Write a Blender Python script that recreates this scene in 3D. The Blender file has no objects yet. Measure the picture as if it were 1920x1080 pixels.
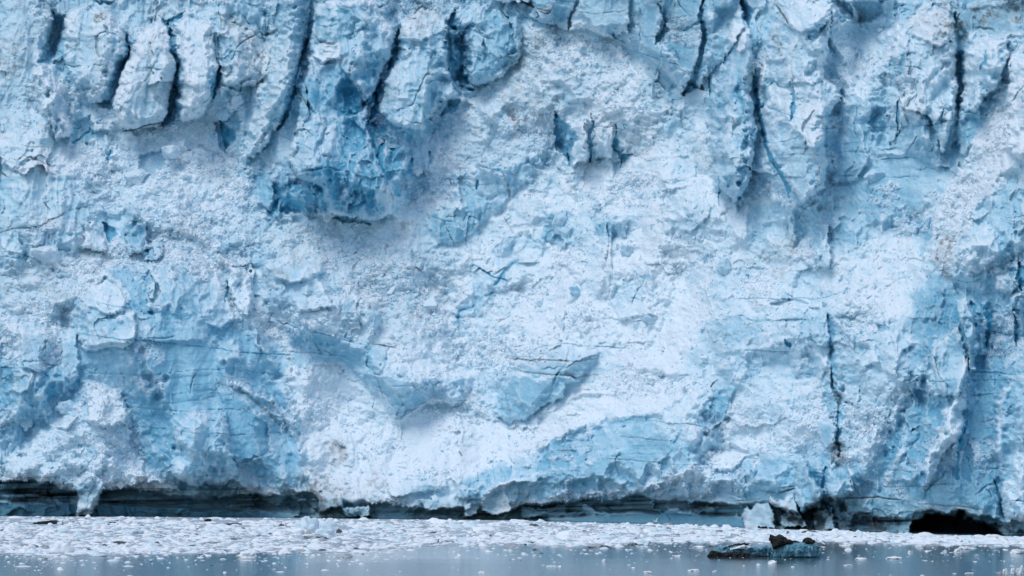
import bpy, math, random
import numpy as np
R = math.radians
F32 = np.float32

# ------------------------------------------------------------------ camera, sky, sun, exposure
FPX, HC, VH = 9134.0, 20.0, 740.0          # focal length in photo pixels, eye height above the water, horizon row
PITCH = math.atan((VH - 540.0) / FPX)
CP, SP = math.cos(PITCH), math.sin(PITCH)
scn = bpy.context.scene
C = scn.collection
cam = bpy.data.objects.new('camera', bpy.data.cameras.new('camera'))
C.objects.link(cam)
cam.data.sensor_width = 36.0
cam.data.lens = 36.0 * FPX / 1920.0
cam.data.clip_start, cam.data.clip_end = 1.0, 20000.0
cam.location = (0, 0, HC)
cam.rotation_euler = (R(90) + PITCH, 0, 0)
scn.camera = cam

SUN_EL, SUN_AZ = 62.0, 230.0               # degrees; azimuth clockwise from +Y, so the sun stands behind the camera and to the left
world = bpy.data.worlds.new('World'); scn.world = world
world.use_nodes = True
nt = world.node_tree
sky = nt.nodes.new('ShaderNodeTexSky'); sky.sky_type = 'NISHITA'; sky.sun_disc = False
sky.sun_elevation = R(SUN_EL); sky.sun_rotation = R(SUN_AZ)
sky.air_density = 1.0; sky.dust_density = 0.6; sky.ozone_density = 0.6
bg = nt.nodes['Background']; bg.inputs['Strength'].default_value = 0.12
nt.links.new(sky.outputs[0], bg.inputs['Color'])
sl = bpy.data.lights.new('sun', 'SUN'); sl.energy = 1.4; sl.angle = R(36); sl.color = (1.0, 0.97, 0.93)
so = bpy.data.objects.new('sun', sl); C.objects.link(so)
so.rotation_euler = (R(90 - SUN_EL), 0, R(180 - SUN_AZ))
scn.view_settings.view_transform = 'Standard'; scn.view_settings.look = 'None'
scn.view_settings.exposure = 0.17; scn.view_settings.gamma = 1.0; scn.view_settings.use_curve_mapping = False
scn.cycles.max_bounces = 8; scn.cycles.diffuse_bounces = 6

# ------------------------------------------------------------------ projection helpers
def ray(u, v):
    dx = (u - 960.0) / FPX; dz = (540.0 - v) / FPX
    k = CP - dz * SP
    return dx / k, (SP + dz * CP) / k            # x and z per metre of Y
def at(u, v, Y):
    rx, rz = ray(u, v)
    return rx * Y, Y, HC + rz * Y
def on_water(u, v):
    rx, rz = ray(u, v)
    Y = -HC / rz
    return rx * Y, Y
WATERLINE_U = [-1500, -300, 0, 400, 660, 960, 1280, 1400, 1600, 1880, 2200, 3400]
WATERLINE_V = [962, 966, 968, 970, 973, 976, 985, 990, 997, 1006, 1017, 1050]
def wl_v(u): return np.interp(u, WATERLINE_U, WATERLINE_V)
def wl_Y(u): return FPX * HC / (wl_v(u) - VH)

# ------------------------------------------------------------------ noise
def hsh(ix, iy, s):
    h = ix.astype(np.uint32) * np.uint32(374761393) + iy.astype(np.uint32) * np.uint32(668265263) + np.uint32((s * 2246822519) & 0xffffffff)
    h = (h ^ (h >> np.uint32(13))) * np.uint32(1274126177)
    h = (h ^ (h >> np.uint32(15))) * np.uint32(2246822519)
    return h ^ (h >> np.uint32(14))
def h01(h): return (h & np.uint32(0xffff)).astype(F32) * F32(1 / 65536.0)
def h01b(h): return (h >> np.uint32(16)).astype(F32) * F32(1 / 65536.0)
def vnoise(x, y, s):
    x0 = np.floor(x); y0 = np.floor(y)
    fx = (x - x0).astype(F32); fy = (y - y0).astype(F32)
    fx = fx * fx * fx * (fx * (fx * 6 - 15) + 10); fy = fy * fy * fy * (fy * (fy * 6 - 15) + 10)
    ix = x0.astype(np.int64); iy = y0.astype(np.int64)
    a = h01(hsh(ix, iy, s)); b = h01(hsh(ix + 1, iy, s)); c = h01(hsh(ix, iy + 1, s)); d = h01(hsh(ix + 1, iy + 1, s))
    return ((a + (b - a) * fx) * (1 - fy) + (c + (d - c) * fx) * fy) * 2 - 1
def fbm(x, y, s, n=4, gain=.5):
    o = 0; a = 1.0; t = 0
    for i in range(n):
        o = o + a * vnoise(x, y, s + i * 17); t += a
        x = x * 2.03 + 11.3; y = y * 2.03 + 5.7; a *= gain
    return (o / t).astype(F32)
def cells(x, y, s, mode='dome', tilt=.6, jit=.9, k=1.0, ids=False):
    """upper envelope of randomly tilted bumps (dome) or flat-topped blocks, one per jittered cell; about 0..1"""
    x0 = np.floor(x).astype(np.int64); y0 = np.floor(y).astype(np.int64)
    best = np.full(x.shape, -9, F32); who = np.zeros(x.shape, F32) if ids else None
    for j in (-1, 0, 1):
        for i in (-1, 0, 1):
            cx = x0 + i; cy = y0 + j
            h = hsh(cx, cy, s); g = hsh(cx, cy, s + 71)
            dx = (x - (cx + .5)).astype(F32) - (h01(h) - F32(.5)) * F32(jit)
            dy = (y - (cy + .5)).astype(F32) - (h01b(h) - F32(.5)) * F32(jit)
            a = h01(g) * F32(6.283); r = h01b(g)
            ca = np.cos(a); sa = np.sin(a)
            p = dx * ca + dy * sa; q = -dx * sa + dy * ca
            if mode == 'dome':
                val = r * F32(.6) + p * F32(tilt) - k * (p * p * (F32(.6) + r) + q * q * (F32(1.4) - r * F32(.5)))
            else:
                ds = np.maximum(np.abs(p) * (F32(.8) + r * F32(.6)), np.abs(q))
                val = r * r * F32(.65) + (p + q * F32(.5)) * F32(tilt) - F32(3.0) * k * np.maximum(F32(0), ds - (F32(.18) + F32(.22) * h01(h)))
            if ids: who = np.where(val > best, h01b(hsh(cx, cy, s + 913)), who)
            np.maximum(best, val, out=best)
    return (best, who) if ids else best
def sstep(a, b, x):
    t = np.clip((x - a) / (b - a), 0, 1)
    return t * t * (3 - 2 * t)

# ------------------------------------------------------------------ shapes on the ice wall
def seg_dist(X, Y, pts, closed):
    """distance to a polyline, the parameter along it, and (for closed ones) the inside mask"""
    n = len(pts); bd = np.full(X.shape, 1e9, F32); bt = np.zeros(X.shape, F32); ins = np.zeros(X.shape, bool)
    for i in range(n if closed else n - 1):
        x1, y1 = pts[i][:2]; x2, y2 = pts[(i + 1) % n][:2]
        ex, ey = x2 - x1, y2 - y1; L = ex * ex + ey * ey + 1e-6
        t = np.clip(((X - x1) * ex + (Y - y1) * ey) / L, 0, 1)
        d = np.hypot(X - (x1 + t * ex), Y - (y1 + t * ey))
        m = d < bd
        bd[m] = d[m]; bt[m] = i + t[m]
        if closed:
            c = ((y1 > Y) != (y2 > Y))
            if y1 != y2: ins ^= c & (X < ex * (Y - y1) / (y2 - y1) + x1)
    return bd, bt, ins
def box_of(us, vs, pts, m):
    p = np.array([q[:2] for q in pts], float)
    i0, i1 = np.searchsorted(us, [p[:, 0].min() - m, p[:, 0].max() + m])
    j0, j1 = np.searchsorted(vs, [p[:, 1].min() - m, p[:, 1].max() + m])
    return slice(j0, j1), slice(i0, i1)

# ------------------------------------------------------------------ what the wall is made of, traced as zones: (outline, edge softness, snow, rubble, lean back, blue, dirt, forward m)
ZONES = [
 # broad tones of the ice
 ([(460,0),(860,0),(900,300),(760,420),(480,420),(440,250)], 40, .16,.08,.18,.40,.06,0),
 ([(560,110),(700,150),(760,260),(800,330),(740,415),(500,410),(470,320),(540,230)], 40, .0,.04,.06,.84,.0,0),
 ([(0,0),(520,0),(500,160),(440,250),(0,320)], 40, .38,.16,.30,.18,.16,0),
 ([(970,0),(1430,0),(1420,380),(1330,330),(1330,170),(1200,150),(1060,70)], 30, .22,.08,.12,.36,.10,0),
 ([(1420,0),(1890,0),(1890,150),(1800,400),(1560,470),(1420,400)], 40, .34,.16,.20,.26,.04,0),
 ([(0,260),(130,280),(180,420),(190,470),(0,520)], 20, .42,.12,.28,.20,.08,0),
 ([(140,600),(240,560),(440,560),(520,640),(560,760),(570,930),(120,930),(150,760)], 30, .12,.04,.10,.47,.0,0),
 ([(0,590),(150,560),(180,700),(100,830),(0,860)], 25, .14,.12,.22,.52,.0,0),
 ([(1560,560),(1920,500),(1920,960),(1600,960),(1560,800)], 40, .06,.12,.10,.64,.05,0),
 ([(1000,830),(1150,790),(1330,700),(1340,860),(1500,860),(1500,940),(1100,940),(860,945),(900,890)], 20, .22,.12,.22,.44,.0,0),
 # snow and broken ice on the slopes
 ([(985,50),(1050,58),(1090,42),(1130,60),(1160,100),(1195,120),(1215,155),(1250,180),(1265,205),(1215,265),(1160,285),(1130,240),(1060,215),(1035,235),(1025,300),(980,345),(880,330),(800,300),(840,240),(830,235),(850,215),(900,170),(950,130),(985,90)], 12, .68,.75,.55,.16,.18,1.0),
 ([(1040,300),(1150,312),(1230,270),(1330,205),(1340,330),(1420,400),(1420,450),(1560,470),(1700,430),(1740,520),(1690,600),(1540,580),(1370,600),(1330,660),(1260,690),(1190,690),(1100,740),(1040,740),(1000,790),(940,790),(930,770),(860,760),(800,755),(750,790),(715,740),(650,690),(600,670),(560,680),(520,630),(490,580),(480,520),(510,470),(505,420),(560,400),(620,405),(690,420),(740,400),(800,360),(900,400),(985,345)], 12, .78,.55,.75,.12,.06,0),
 ([(1000,560),(1060,500),(1150,480),(1300,500),(1340,560),(1300,640),(1250,690),(1190,690),(1100,665),(960,640),(940,600)], 30, .95,.42,.85,.0,.05,0),
 ([(490,420),(700,425),(780,470),(860,560),(850,640),(760,620),(700,560),(620,500),(500,490)], 24, .66,.85,.70,.12,.17,0),
 ([(120,310),(170,250),(240,240),(300,235),(360,215),(440,180),(450,230),(420,270),(450,290),(470,330),(490,400),(460,460),(400,450),(350,430),(280,420),(250,385),(180,400),(150,350)], 10, .66,.95,.70,.26,.06,0),
 ([(0,515),(60,485),(130,465),(180,470),(300,425),(400,460),(440,500),(480,560),(440,600),(380,520),(300,480),(210,500),(150,560),(140,640),(90,700),(60,720),(40,700),(0,670)], 9, .66,.85,.65,.18,.14,0),
 ([(440,560),(500,600),(560,690),(600,675),(650,695),(715,745),(750,795),(800,757),(930,775),(940,790),(1000,790),(1050,745),(1120,700),(1190,690),(1290,720),(1240,770),(1150,780),(1080,800),(1000,840),(930,870),(870,900),(780,910),(740,930),(690,945),(640,940),(590,910),(570,850),(555,780),(530,680)], 9, 1.0,.34,.95,.0,.05,0),
 ([(160,735),(190,720),(225,735),(240,765),(235,800),(255,850),(270,890),(300,905),(200,918),(180,960),(145,965),(150,920),(110,912),(0,905),(0,860),(40,840),(90,800),(150,770)], 8, .64,.85,.60,.26,.04,2.5),
 ([(1880,170),(1905,200),(1885,330),(1800,420),(1790,500),(1750,500),(1740,470),(1760,400),(1800,330),(1850,230)], 8, .86,.60,.70,.06,.16,1.0),
 ([(1560,40),(1600,60),(1680,40),(1695,90),(1650,130),(1620,180),(1585,110)], 10, .80,.50,.60,.12,.0,-1),
 ([(1390,720),(1430,690),(1540,690),(1552,790),(1500,835),(1440,850),(1380,872),(1320,855),(1350,790)], 8, .84,.70,.60,.10,.08,.5),
 ([(1330,600),(1500,600),(1545,640),(1540,700),(1430,690),(1380,740),(1330,850),(1220,800),(1280,700)], 12, .60,.40,.45,.24,.04,0),
 ([(1565,590),(1640,590),(1720,640),(1700,760),(1640,860),(1575,870),(1575,720)], 14, .62,.62,.35,.24,.06,0),
 ([(0,20),(60,0),(130,60),(120,110),(60,150),(70,250),(0,280)], 14, .50,.40,.35,.12,.16,0),
 # bare ice showing through the snow
 ([(935,430),(1020,455),(1030,510),(975,530),(935,545),(905,590),(862,600),(850,580),(880,520)], 5, .42,.10,.35,.28,.0,.3),
 ([(945,640),(1010,655),(1130,665),(1090,700),(1040,710),(960,690)], 4, .40,.10,.12,.34,.08,.5),
 ([(955,700),(1090,706),(1045,745),(1000,782),(955,792),(932,778),(945,735)], 4, .10,.05,-.10,.46,.04,1.8),
 ([(515,605),(600,620),(740,650),(705,700),(660,692),(610,672),(560,655)], 4, .30,.08,.15,.42,.0,.6),
 ([(655,690),(750,700),(860,712),(862,755),(800,757),(752,792),(720,740)], 4, .26,.08,.0,.40,.0,1.2),
 ([(1025,395),(1068,405),(1070,455),(1048,468),(1026,440)], 4, .15,.05,.2,.50,.0,.8),
 ([(1112,420),(1190,405),(1188,440),(1150,452),(1115,445)], 4, .30,.1,.3,.38,.0,.4),
 ([(800,395),(870,385),(950,355),(935,390),(865,450),(820,460),(800,430)], 4, .26,.08,.18,.42,.04,.8),
 ([(500,500),(540,490),(600,500),(640,540),(690,560),(720,600),(700,640),(600,618),(520,600),(490,560)], 6, .58,.35,.3,.26,.06,.5),
 ([(1170,520),(1235,480),(1225,530),(1200,570),(1150,575)], 6, .55,.2,.4,.24,.04,.3),
 ([(905,295),(960,305),(1020,290),(980,345),(930,365),(880,355),(880,320)], 6, .34,.12,.15,.32,.04,.6),
 ([(1690,430),(1770,400),(1750,450),(1700,450)], 6, .2,.1,.3,.45,.0,.3),
 ([(1345,730),(1375,725),(1368,790),(1350,840),(1312,840),(1310,760)], 4, .22,.06,.05,.48,.0,.8),
 ([(1490,600),(1550,592),(1562,680),(1540,705),(1490,700),(1488,640)], 5, .34,.10,.08,.40,.02,1.0),
 # deep blue hollows in the upper cliffs, some painted bluer to stand for recess shade
 ([(515,350),(545,330),(585,345),(598,385),(590,402),(520,402),(505,385)], 6, .02,.02,-.1,.62,.0,-2.2),
 ([(600,130),(690,190),(690,250),(660,330),(590,290),(585,190)], 18, .05,.06,.05,.70,.0,-.6),
 ([(1545,300),(1640,290),(1700,330),(1690,420),(1580,440),(1560,380)], 18, .28,.14,.15,.42,.0,0),
 ([(1385,150),(1420,150),(1420,300),(1400,330),(1385,230)], 8, .05,.05,.05,.72,.0,-.6),
 ([(1730,210),(1800,235),(1790,290),(1740,330),(1700,300)], 10, .2,.1,.1,.42,.0,0),
 ([(1625,200),(1680,230),(1735,235),(1720,280),(1660,290),(1630,260)], 10, .18,.1,.1,.5,.0,-.3),
]
# gaps between blocks: (polyline of (u, v, width), depth m, deep-blue 0..1)
GAPS = [
 ([(241,88,7),(232,120,13),(215,155,14),(203,190,10),(212,210,5)],14,.6),
 ([(315,45,4),(320,68,4),(318,95,6),(330,115,6),(332,135,7),(325,180,10),(313,222,12),(305,238,8)],13,.6),
 ([(412,125,3),(408,152,10),(404,178,12)],6,.9),
 ([(345,20,4),(330,32,6),(312,42,5),(306,36,3)],4,.8),
 ([(588,20,4),(583,60,5),(570,100,4),(552,140,4),(550,182,7),(532,226,8),(520,243,4)],8,.8),
 ([(413,228,8),(420,255,10),(423,284,7)],8,1),
 ([(108,68,12),(97,100,16),(76,118,12)],3,.55),
 ([(743,58,10),(740,90,14),(733,110,11),(728,132,5)],14,.5),
 ([(714,152,8),(697,178,8),(680,194,4)],9,.6),
 ([(704,172,3),(699,205,6),(692,234,4)],9,.5),
 ([(851,18,7),(843,45,12),(839,90,16),(844,122,16),(857,150,18),(870,165,14),(884,168,7)],15,.6),
 ([(830,214,9),(842,196,13),(860,189,8)],7,.7),
 ([(1232,5,4),(1246,36,4),(1250,46,6),(1236,68,5),(1229,82,5)],7,.5),
 ([(1041,212,10),(1046,242,18),(1051,270,24),(1066,297,16)],10,.75),
 ([(1108,215,3),(1115,235,4),(1110,255,5),(1107,290,4),(1108,304,3)],6,.5),
 ([(1155,236,3),(1155,280,6),(1166,292,10),(1184,290,6)],5,.7),
 ([(720,262,3),(712,275,4),(706,292,5)],4,.9),
 ([(806,284,5),(808,308,6)],5,.5),
 ([(773,298,6),(769,322,8)],5,.8),
 ([(896,338,5),(894,352,5)],3,.9),
 ([(662,380,5),(668,352,8),(676,335,5)],4,.9),
 ([(625,410,5),(652,414,6),(692,420,5)],5,.7),
 ([(1318,0,6),(1310,30,7),(1321,65,8),(1313,110,7),(1300,145,9),(1284,178,9)],11,.5),
 ([(1316,38,3),(1298,44,4),(1282,56,4)],4,.6),
 ([(1388,0,9),(1397,30,9),(1404,54,4)],10,.8),
 ([(1333,146,5),(1334,178,5)],6,.5),
 ([(1415,130,4),(1418,180,4),(1425,240,4),(1435,275,4),(1455,310,4),(1475,345,5),(1480,366,4)],1.6,1),
 ([(1791,25,6),(1797,70,10),(1799,88,12),(1796,120,6),(1798,150,6),(1796,180,4),(1797,218,3)],9,.5),
 ([(1682,188,3),(1681,215,5),(1682,242,2)],4,.8),
 ([(1576,172,8),(1582,181,7)],5,.7),
 ([(1488,150,3),(1487,190,3),(1484,225,3)],1.8,.9),
 ([(1850,98,3),(1848,115,3),(1839,132,2)],2.5,.9),
 ([(1552,592,9),(1554,612,5),(1558,640,4),(1562,680,5),(1562,720,5),(1567,745,5),(1573,760,4),(1572,800,4),(1570,830,4),(1572,858,5)],5,.3),
 ([(1820,568,9),(1826,588,4)],4,.9),
 ([(1837,568,3),(1847,595,6),(1850,632,4),(1849,650,3)],4,.8),
 ([(1902,578,3),(1904,620,6),(1906,656,3)],5,.7),
 ([(1912,488,5),(1911,520,9),(1914,545,8)],6,.9),
 ([(1472,640,5),(1482,650,8)],3,.9),
 ([(1350,330,2.5),(1349,385,2.5)],1.6,1),
 ([(1512,868,4),(1522,893,6),(1540,915,7),(1545,945,7),(1556,962,9)],6,.1),
 ([(1546,878,8),(1541,912,7)],5,.1),
 ([(1814,788,2.5),(1805,806,3),(1796,832,4),(1794,870,3),(1794,898,2)],1.6,1),
 ([(1862,902,3),(1874,940,4),(1882,978,4)],4,.3),
 ([(1606,205,3),(1605,250,3)],1.8,.8),
 ([(192,418,6),(203,436,9),(204,452,7)],5,.9),
 ([(309,450,3),(309,470,4)],3,.8),
 ([(423,525,3),(426,548,4),(421,565,4)],2.5,.8),
 ([(1768,205,2),(1753,235,3),(1757,250,3)],1.6,.8),
 ([(138,270,3),(165,248,10),(160,270,8)],4,.8),
 ([(200,300,12),(206,285,8)],4,.8),
 ([(240,65,8),(232,100,8)],6,.7),
 ([(880,45,5),(872,60,4),(866,75,4)],4,.7),
]
# old seams and refrozen cracks: (polyline, width px, darkness of the blue, dirt)
SEAMS = [
 ([(160,560),(230,578),(330,590),(420,600),(480,610)],2.4,.9,0),
 ([(145,625),(230,637),(310,633),(330,628)],2.6,1,0),
 ([(225,637),(320,642),(450,660),(545,668)],2.4,1,0),
 ([(150,700),(300,702),(420,690),(540,705)],2,.5,0),([(180,760),(330,770),(470,765)],2,.5,.1),([(245,800),(400,815),(540,812)],2,.5,.1),
 ([(510,598),(560,615),(640,635),(700,648)],3,1,0),
 ([(540,660),(600,664),(640,668),(700,682)],2.2,.8,0),
 ([(945,672),(1010,674),(1080,677),(1125,672)],3,.6,.8),
 ([(975,695),(1040,703),(1080,706),(1140,700)],2.6,.6,.7),
 ([(975,660),(1050,645),(1110,650),(1175,652)],2,.8,.2),
 ([(700,645),(722,648),(742,653)],2.6,.4,.9),
 ([(863,620),(860,595),(864,580),(882,576),(905,560),(928,548)],6,1,0),
 ([(972,488),(950,500),(940,512),(934,525),(927,535)],6,1,0),
 ([(880,495),(900,500),(930,520),(950,524)],3.5,1,0),
 ([(0,670),(40,676),(90,676)],3,.9,0),([(0,688),(60,690)],3,1,0),([(35,600),(90,606),(140,612)],2,.6,0),
 ([(0,482),(40,484),(90,470),(150,466)],2.2,.8,0),([(43,450),(43,480)],1.8,.6,0),([(0,516),(40,523)],2,.8,0),
 ([(1370,560),(1450,561),(1530,560),(1582,549)],2.2,.9,0),
 ([(1350,590),(1420,602),(1540,598)],2,.8,0),
 ([(1390,656),(1440,658),(1480,660)],2.2,.8,.2),
 ([(1780,520),(1812,530),(1850,520),(1905,505)],2.2,.8,0),
 ([(1835,624),(1880,626),(1920,630)],2.2,.8,.1),
 ([(1680,708),(1740,716),(1800,712),(1900,714)],2.2,.8,0),
 ([(1810,692),(1850,697),(1905,703)],3,.9,0),
 ([(1560,330),(1640,332),(1720,330)],2.6,.9,0),([(1650,300),(1720,297)],3,.9,0),
 ([(1430,200),(1480,215),(1530,235)],2,.8,0),([(1490,240),(1545,240),(1580,238)],2.2,.8,.1),
 ([(1630,238),(1700,239),(1740,238),(1790,222),(1830,200)],2.2,.8,.1),
 ([(1425,265),(1475,264),(1520,250)],2,.7,0),
 ([(990,2),(1000,14),(1012,28),(1006,34)],3,.1,1),([(975,0),(1000,14),(1030,18),(1032,6)],4,.1,1),([(1012,14),(1040,8),(1030,24),(1010,20)],3,.1,1),([(984,32),(1010,40),(1060,56),(1085,58)],2.6,.9,.2),
 ([(1190,96),(1230,108),(1280,124)],2.6,.9,0),([(1250,50),(1238,100),(1230,142)],2.6,.9,0),([(1260,90),(1275,112)],2.2,.8,0),([(1135,57),(1180,86)],2.4,.9,0),
 ([(1070,22),(1120,24),(1180,20)],2.4,.3,.5),([(1264,8),(1258,38)],5,.1,.8),
 ([(1180,180),(1240,200)],1.6,.4,.2),
 ([(225,244),(262,240),(285,234),(302,231)],3.2,.1,.95),([(40,290),(80,306),(112,310)],3,.1,.6),([(0,322),(14,332)],4,.1,.9),
 ([(0,434),(70,425),(95,412),(130,396),(172,384)],3.4,.1,.75),([(40,274),(90,276),(90,284)],3,.1,.6),
 ([(540,155),(560,175),(580,207)],3,.0,.8),([(182,60),(180,96),(186,108)],5,.0,.6),([(420,40),(432,50),(452,48)],7,.0,.6),
 ([(770,6),(800,8),(825,16),(832,26)],3.5,.0,.7),([(750,12),(770,38)],3,.0,.5),
 ([(880,155),(920,160),(960,155),(1000,175)],2,.3,.4),([(700,90),(740,130)],2,.8,0),([(790,210),(808,235)],2.4,1,0),([(640,250),(670,272)],2.4,1,0),
 ([(500,240),(600,290),(640,300)],2,.7,0),([(960,325),(1025,308)],1.8,.6,0),([(840,300),(940,318)],1.8,.6,0),
 ([(1456,10),(1468,30),(1480,45)],5,.0,.85),([(1434,88),(1444,110)],4,.1,.7),
 ([(1565,735),(1575,745),(1572,760)],8,.1,.9),([(1560,690),(1565,730)],4,.1,.9),
 ([(430,724),(470,745),(505,775),(530,800),(547,822)],7,.2,.55),
 ([(800,400),(830,412),(862,420)],2.6,.9,.1),([(870,402),(905,412),(925,422)],2.4,.9,.1),([(868,412),(876,395)],4,1,0),
 ([(1148,546),(1180,558),(1205,564)],2,.8,.1),([(1050,780),(1090,778)],3,.1,.7),([(1045,846),(1075,846)],3,.1,.8),
 ([(1190,790),(1290,795),(1330,800)],2,.6,.3),([(1120,860),(1280,872),(1350,870)],2,.6,.3),([(1150,820),(1260,826)],2,.5,.3),
 ([(1840,880),(1920,884)],2,.7,.2),([(1620,910),(1700,914),(1790,905)],2.2,.5,.5),([(1640,880),(1780,885)],2,.5,.2),([(1800,745),(1905,737)],2,.6,.2),
 ([(1410,905),(1450,912),(1490,914)],3,.2,.8),([(1425,920),(1460,923),(1490,918)],5,.1,.95),([(1560,934),(1600,936),(1650,933),(1690,938)],3.5,.1,.95),([(1380,940),(1425,936)],4,.1,.95),([(240,916),(330,920),(400,918),(470,916)],3,.1,.7),([(0,893),(60,897),(110,893)],3,.1,.6),([(1290,952),(1340,951),(1390,950)],5,.1,1),([(1720,945),(1790,950),(1850,956)],3,.3,.6),
 ([(505,80),(470,120),(500,150)],3,.1,.5),([(480,40),(505,100)],3,.1,.45),([(455,60),(490,110),(505,125)],2.5,.1,.45),
]
# patches of silt: (u, v, radius u, radius v, amount)
SILT = [(1500,975,70,20,.75),(1600,985,60,12,.6),(1650,985,40,12,.7),(1880,990,30,15,.6),(500,955,40,14,.45),(680,950,40,16,.5),(870,955,40,12,.4),(170,925,60,10,.3),(1780,40,45,35,.55),(1850,30,80,22,.5),(1905,15,40,25,.6),(1776,482,16,40,.75),(1457,85,10,18,.7),(995,95,30,40,.35),(962,220,12,18,.7),(980,150,50,70,.22),
 (800,30,40,25,.35),(185,28,18,10,.6),(60,40,50,60,.18),(20,110,30,40,.3),(430,40,22,12,.5),(300,20,40,20,.2),(470,90,30,60,.22),(590,30,30,60,.15),(620,430,80,25,.28),(600,470,90,40,.22),
 (750,560,110,90,.22),(760,430,40,25,.3),(60,545,90,35,.22),(1470,460,30,25,.4),(1460,490,25,35,.35),(1630,430,20,20,.35),(520,520,25,15,.4),(340,430,40,16,.35),(600,930,60,45,.55),(1570,850,14,20,.7),(1360,700,14,30,.2),
 (1735,600,40,35,.25),(1200,270,30,25,.25),(1265,60,16,30,.3),(1230,140,30,40,.12),(205,835,12,6,.6),(700,905,25,30,.3),(635,845,10,30,.5),(1700,740,40,20,.2),(160,160,30,40,.12),(420,330,30,16,.3),
 (1010,200,40,30,.3),(1340,300,60,20,.25),(775,505,60,40,.2),(1110,390,30,10,.2),(960,760,20,10,.2),(880,745,16,16,.35),(1585,950,40,20,.3)]
# dirty basal ice: upper edge, lower edge (photo rows) and how black it is
BASE_U  = [-300,0,100,150,240,350,480,560,600,640,720,780,850,960,1000,1100,1200,1280,1380,1440,1500,1560,1590,1700,1760,1860,1900,2200]
BASE_T  = [ 905,906,908,914,917,928,932,928,925,938,950,955,955,954,946,938,935,936,944,940,950,945, 966, 966, 958, 970, 978, 985]
BASE_B  = [ 938,940,943,940,946,952,954,964,968,973,974,977,978,978,974,966,959,960,966,985,993,995, 998,1002,1003,1007,1010,1030]
BASE_K  = [  .9,.92,.95,.9 ,.95,.92,.75,.55,.45,.38,.42,.50,.55,.80,.95,.95,.98,.92,.75,.5 ,.55,.60, .8 , .85, 1. , .9 , .75, .8]
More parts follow.
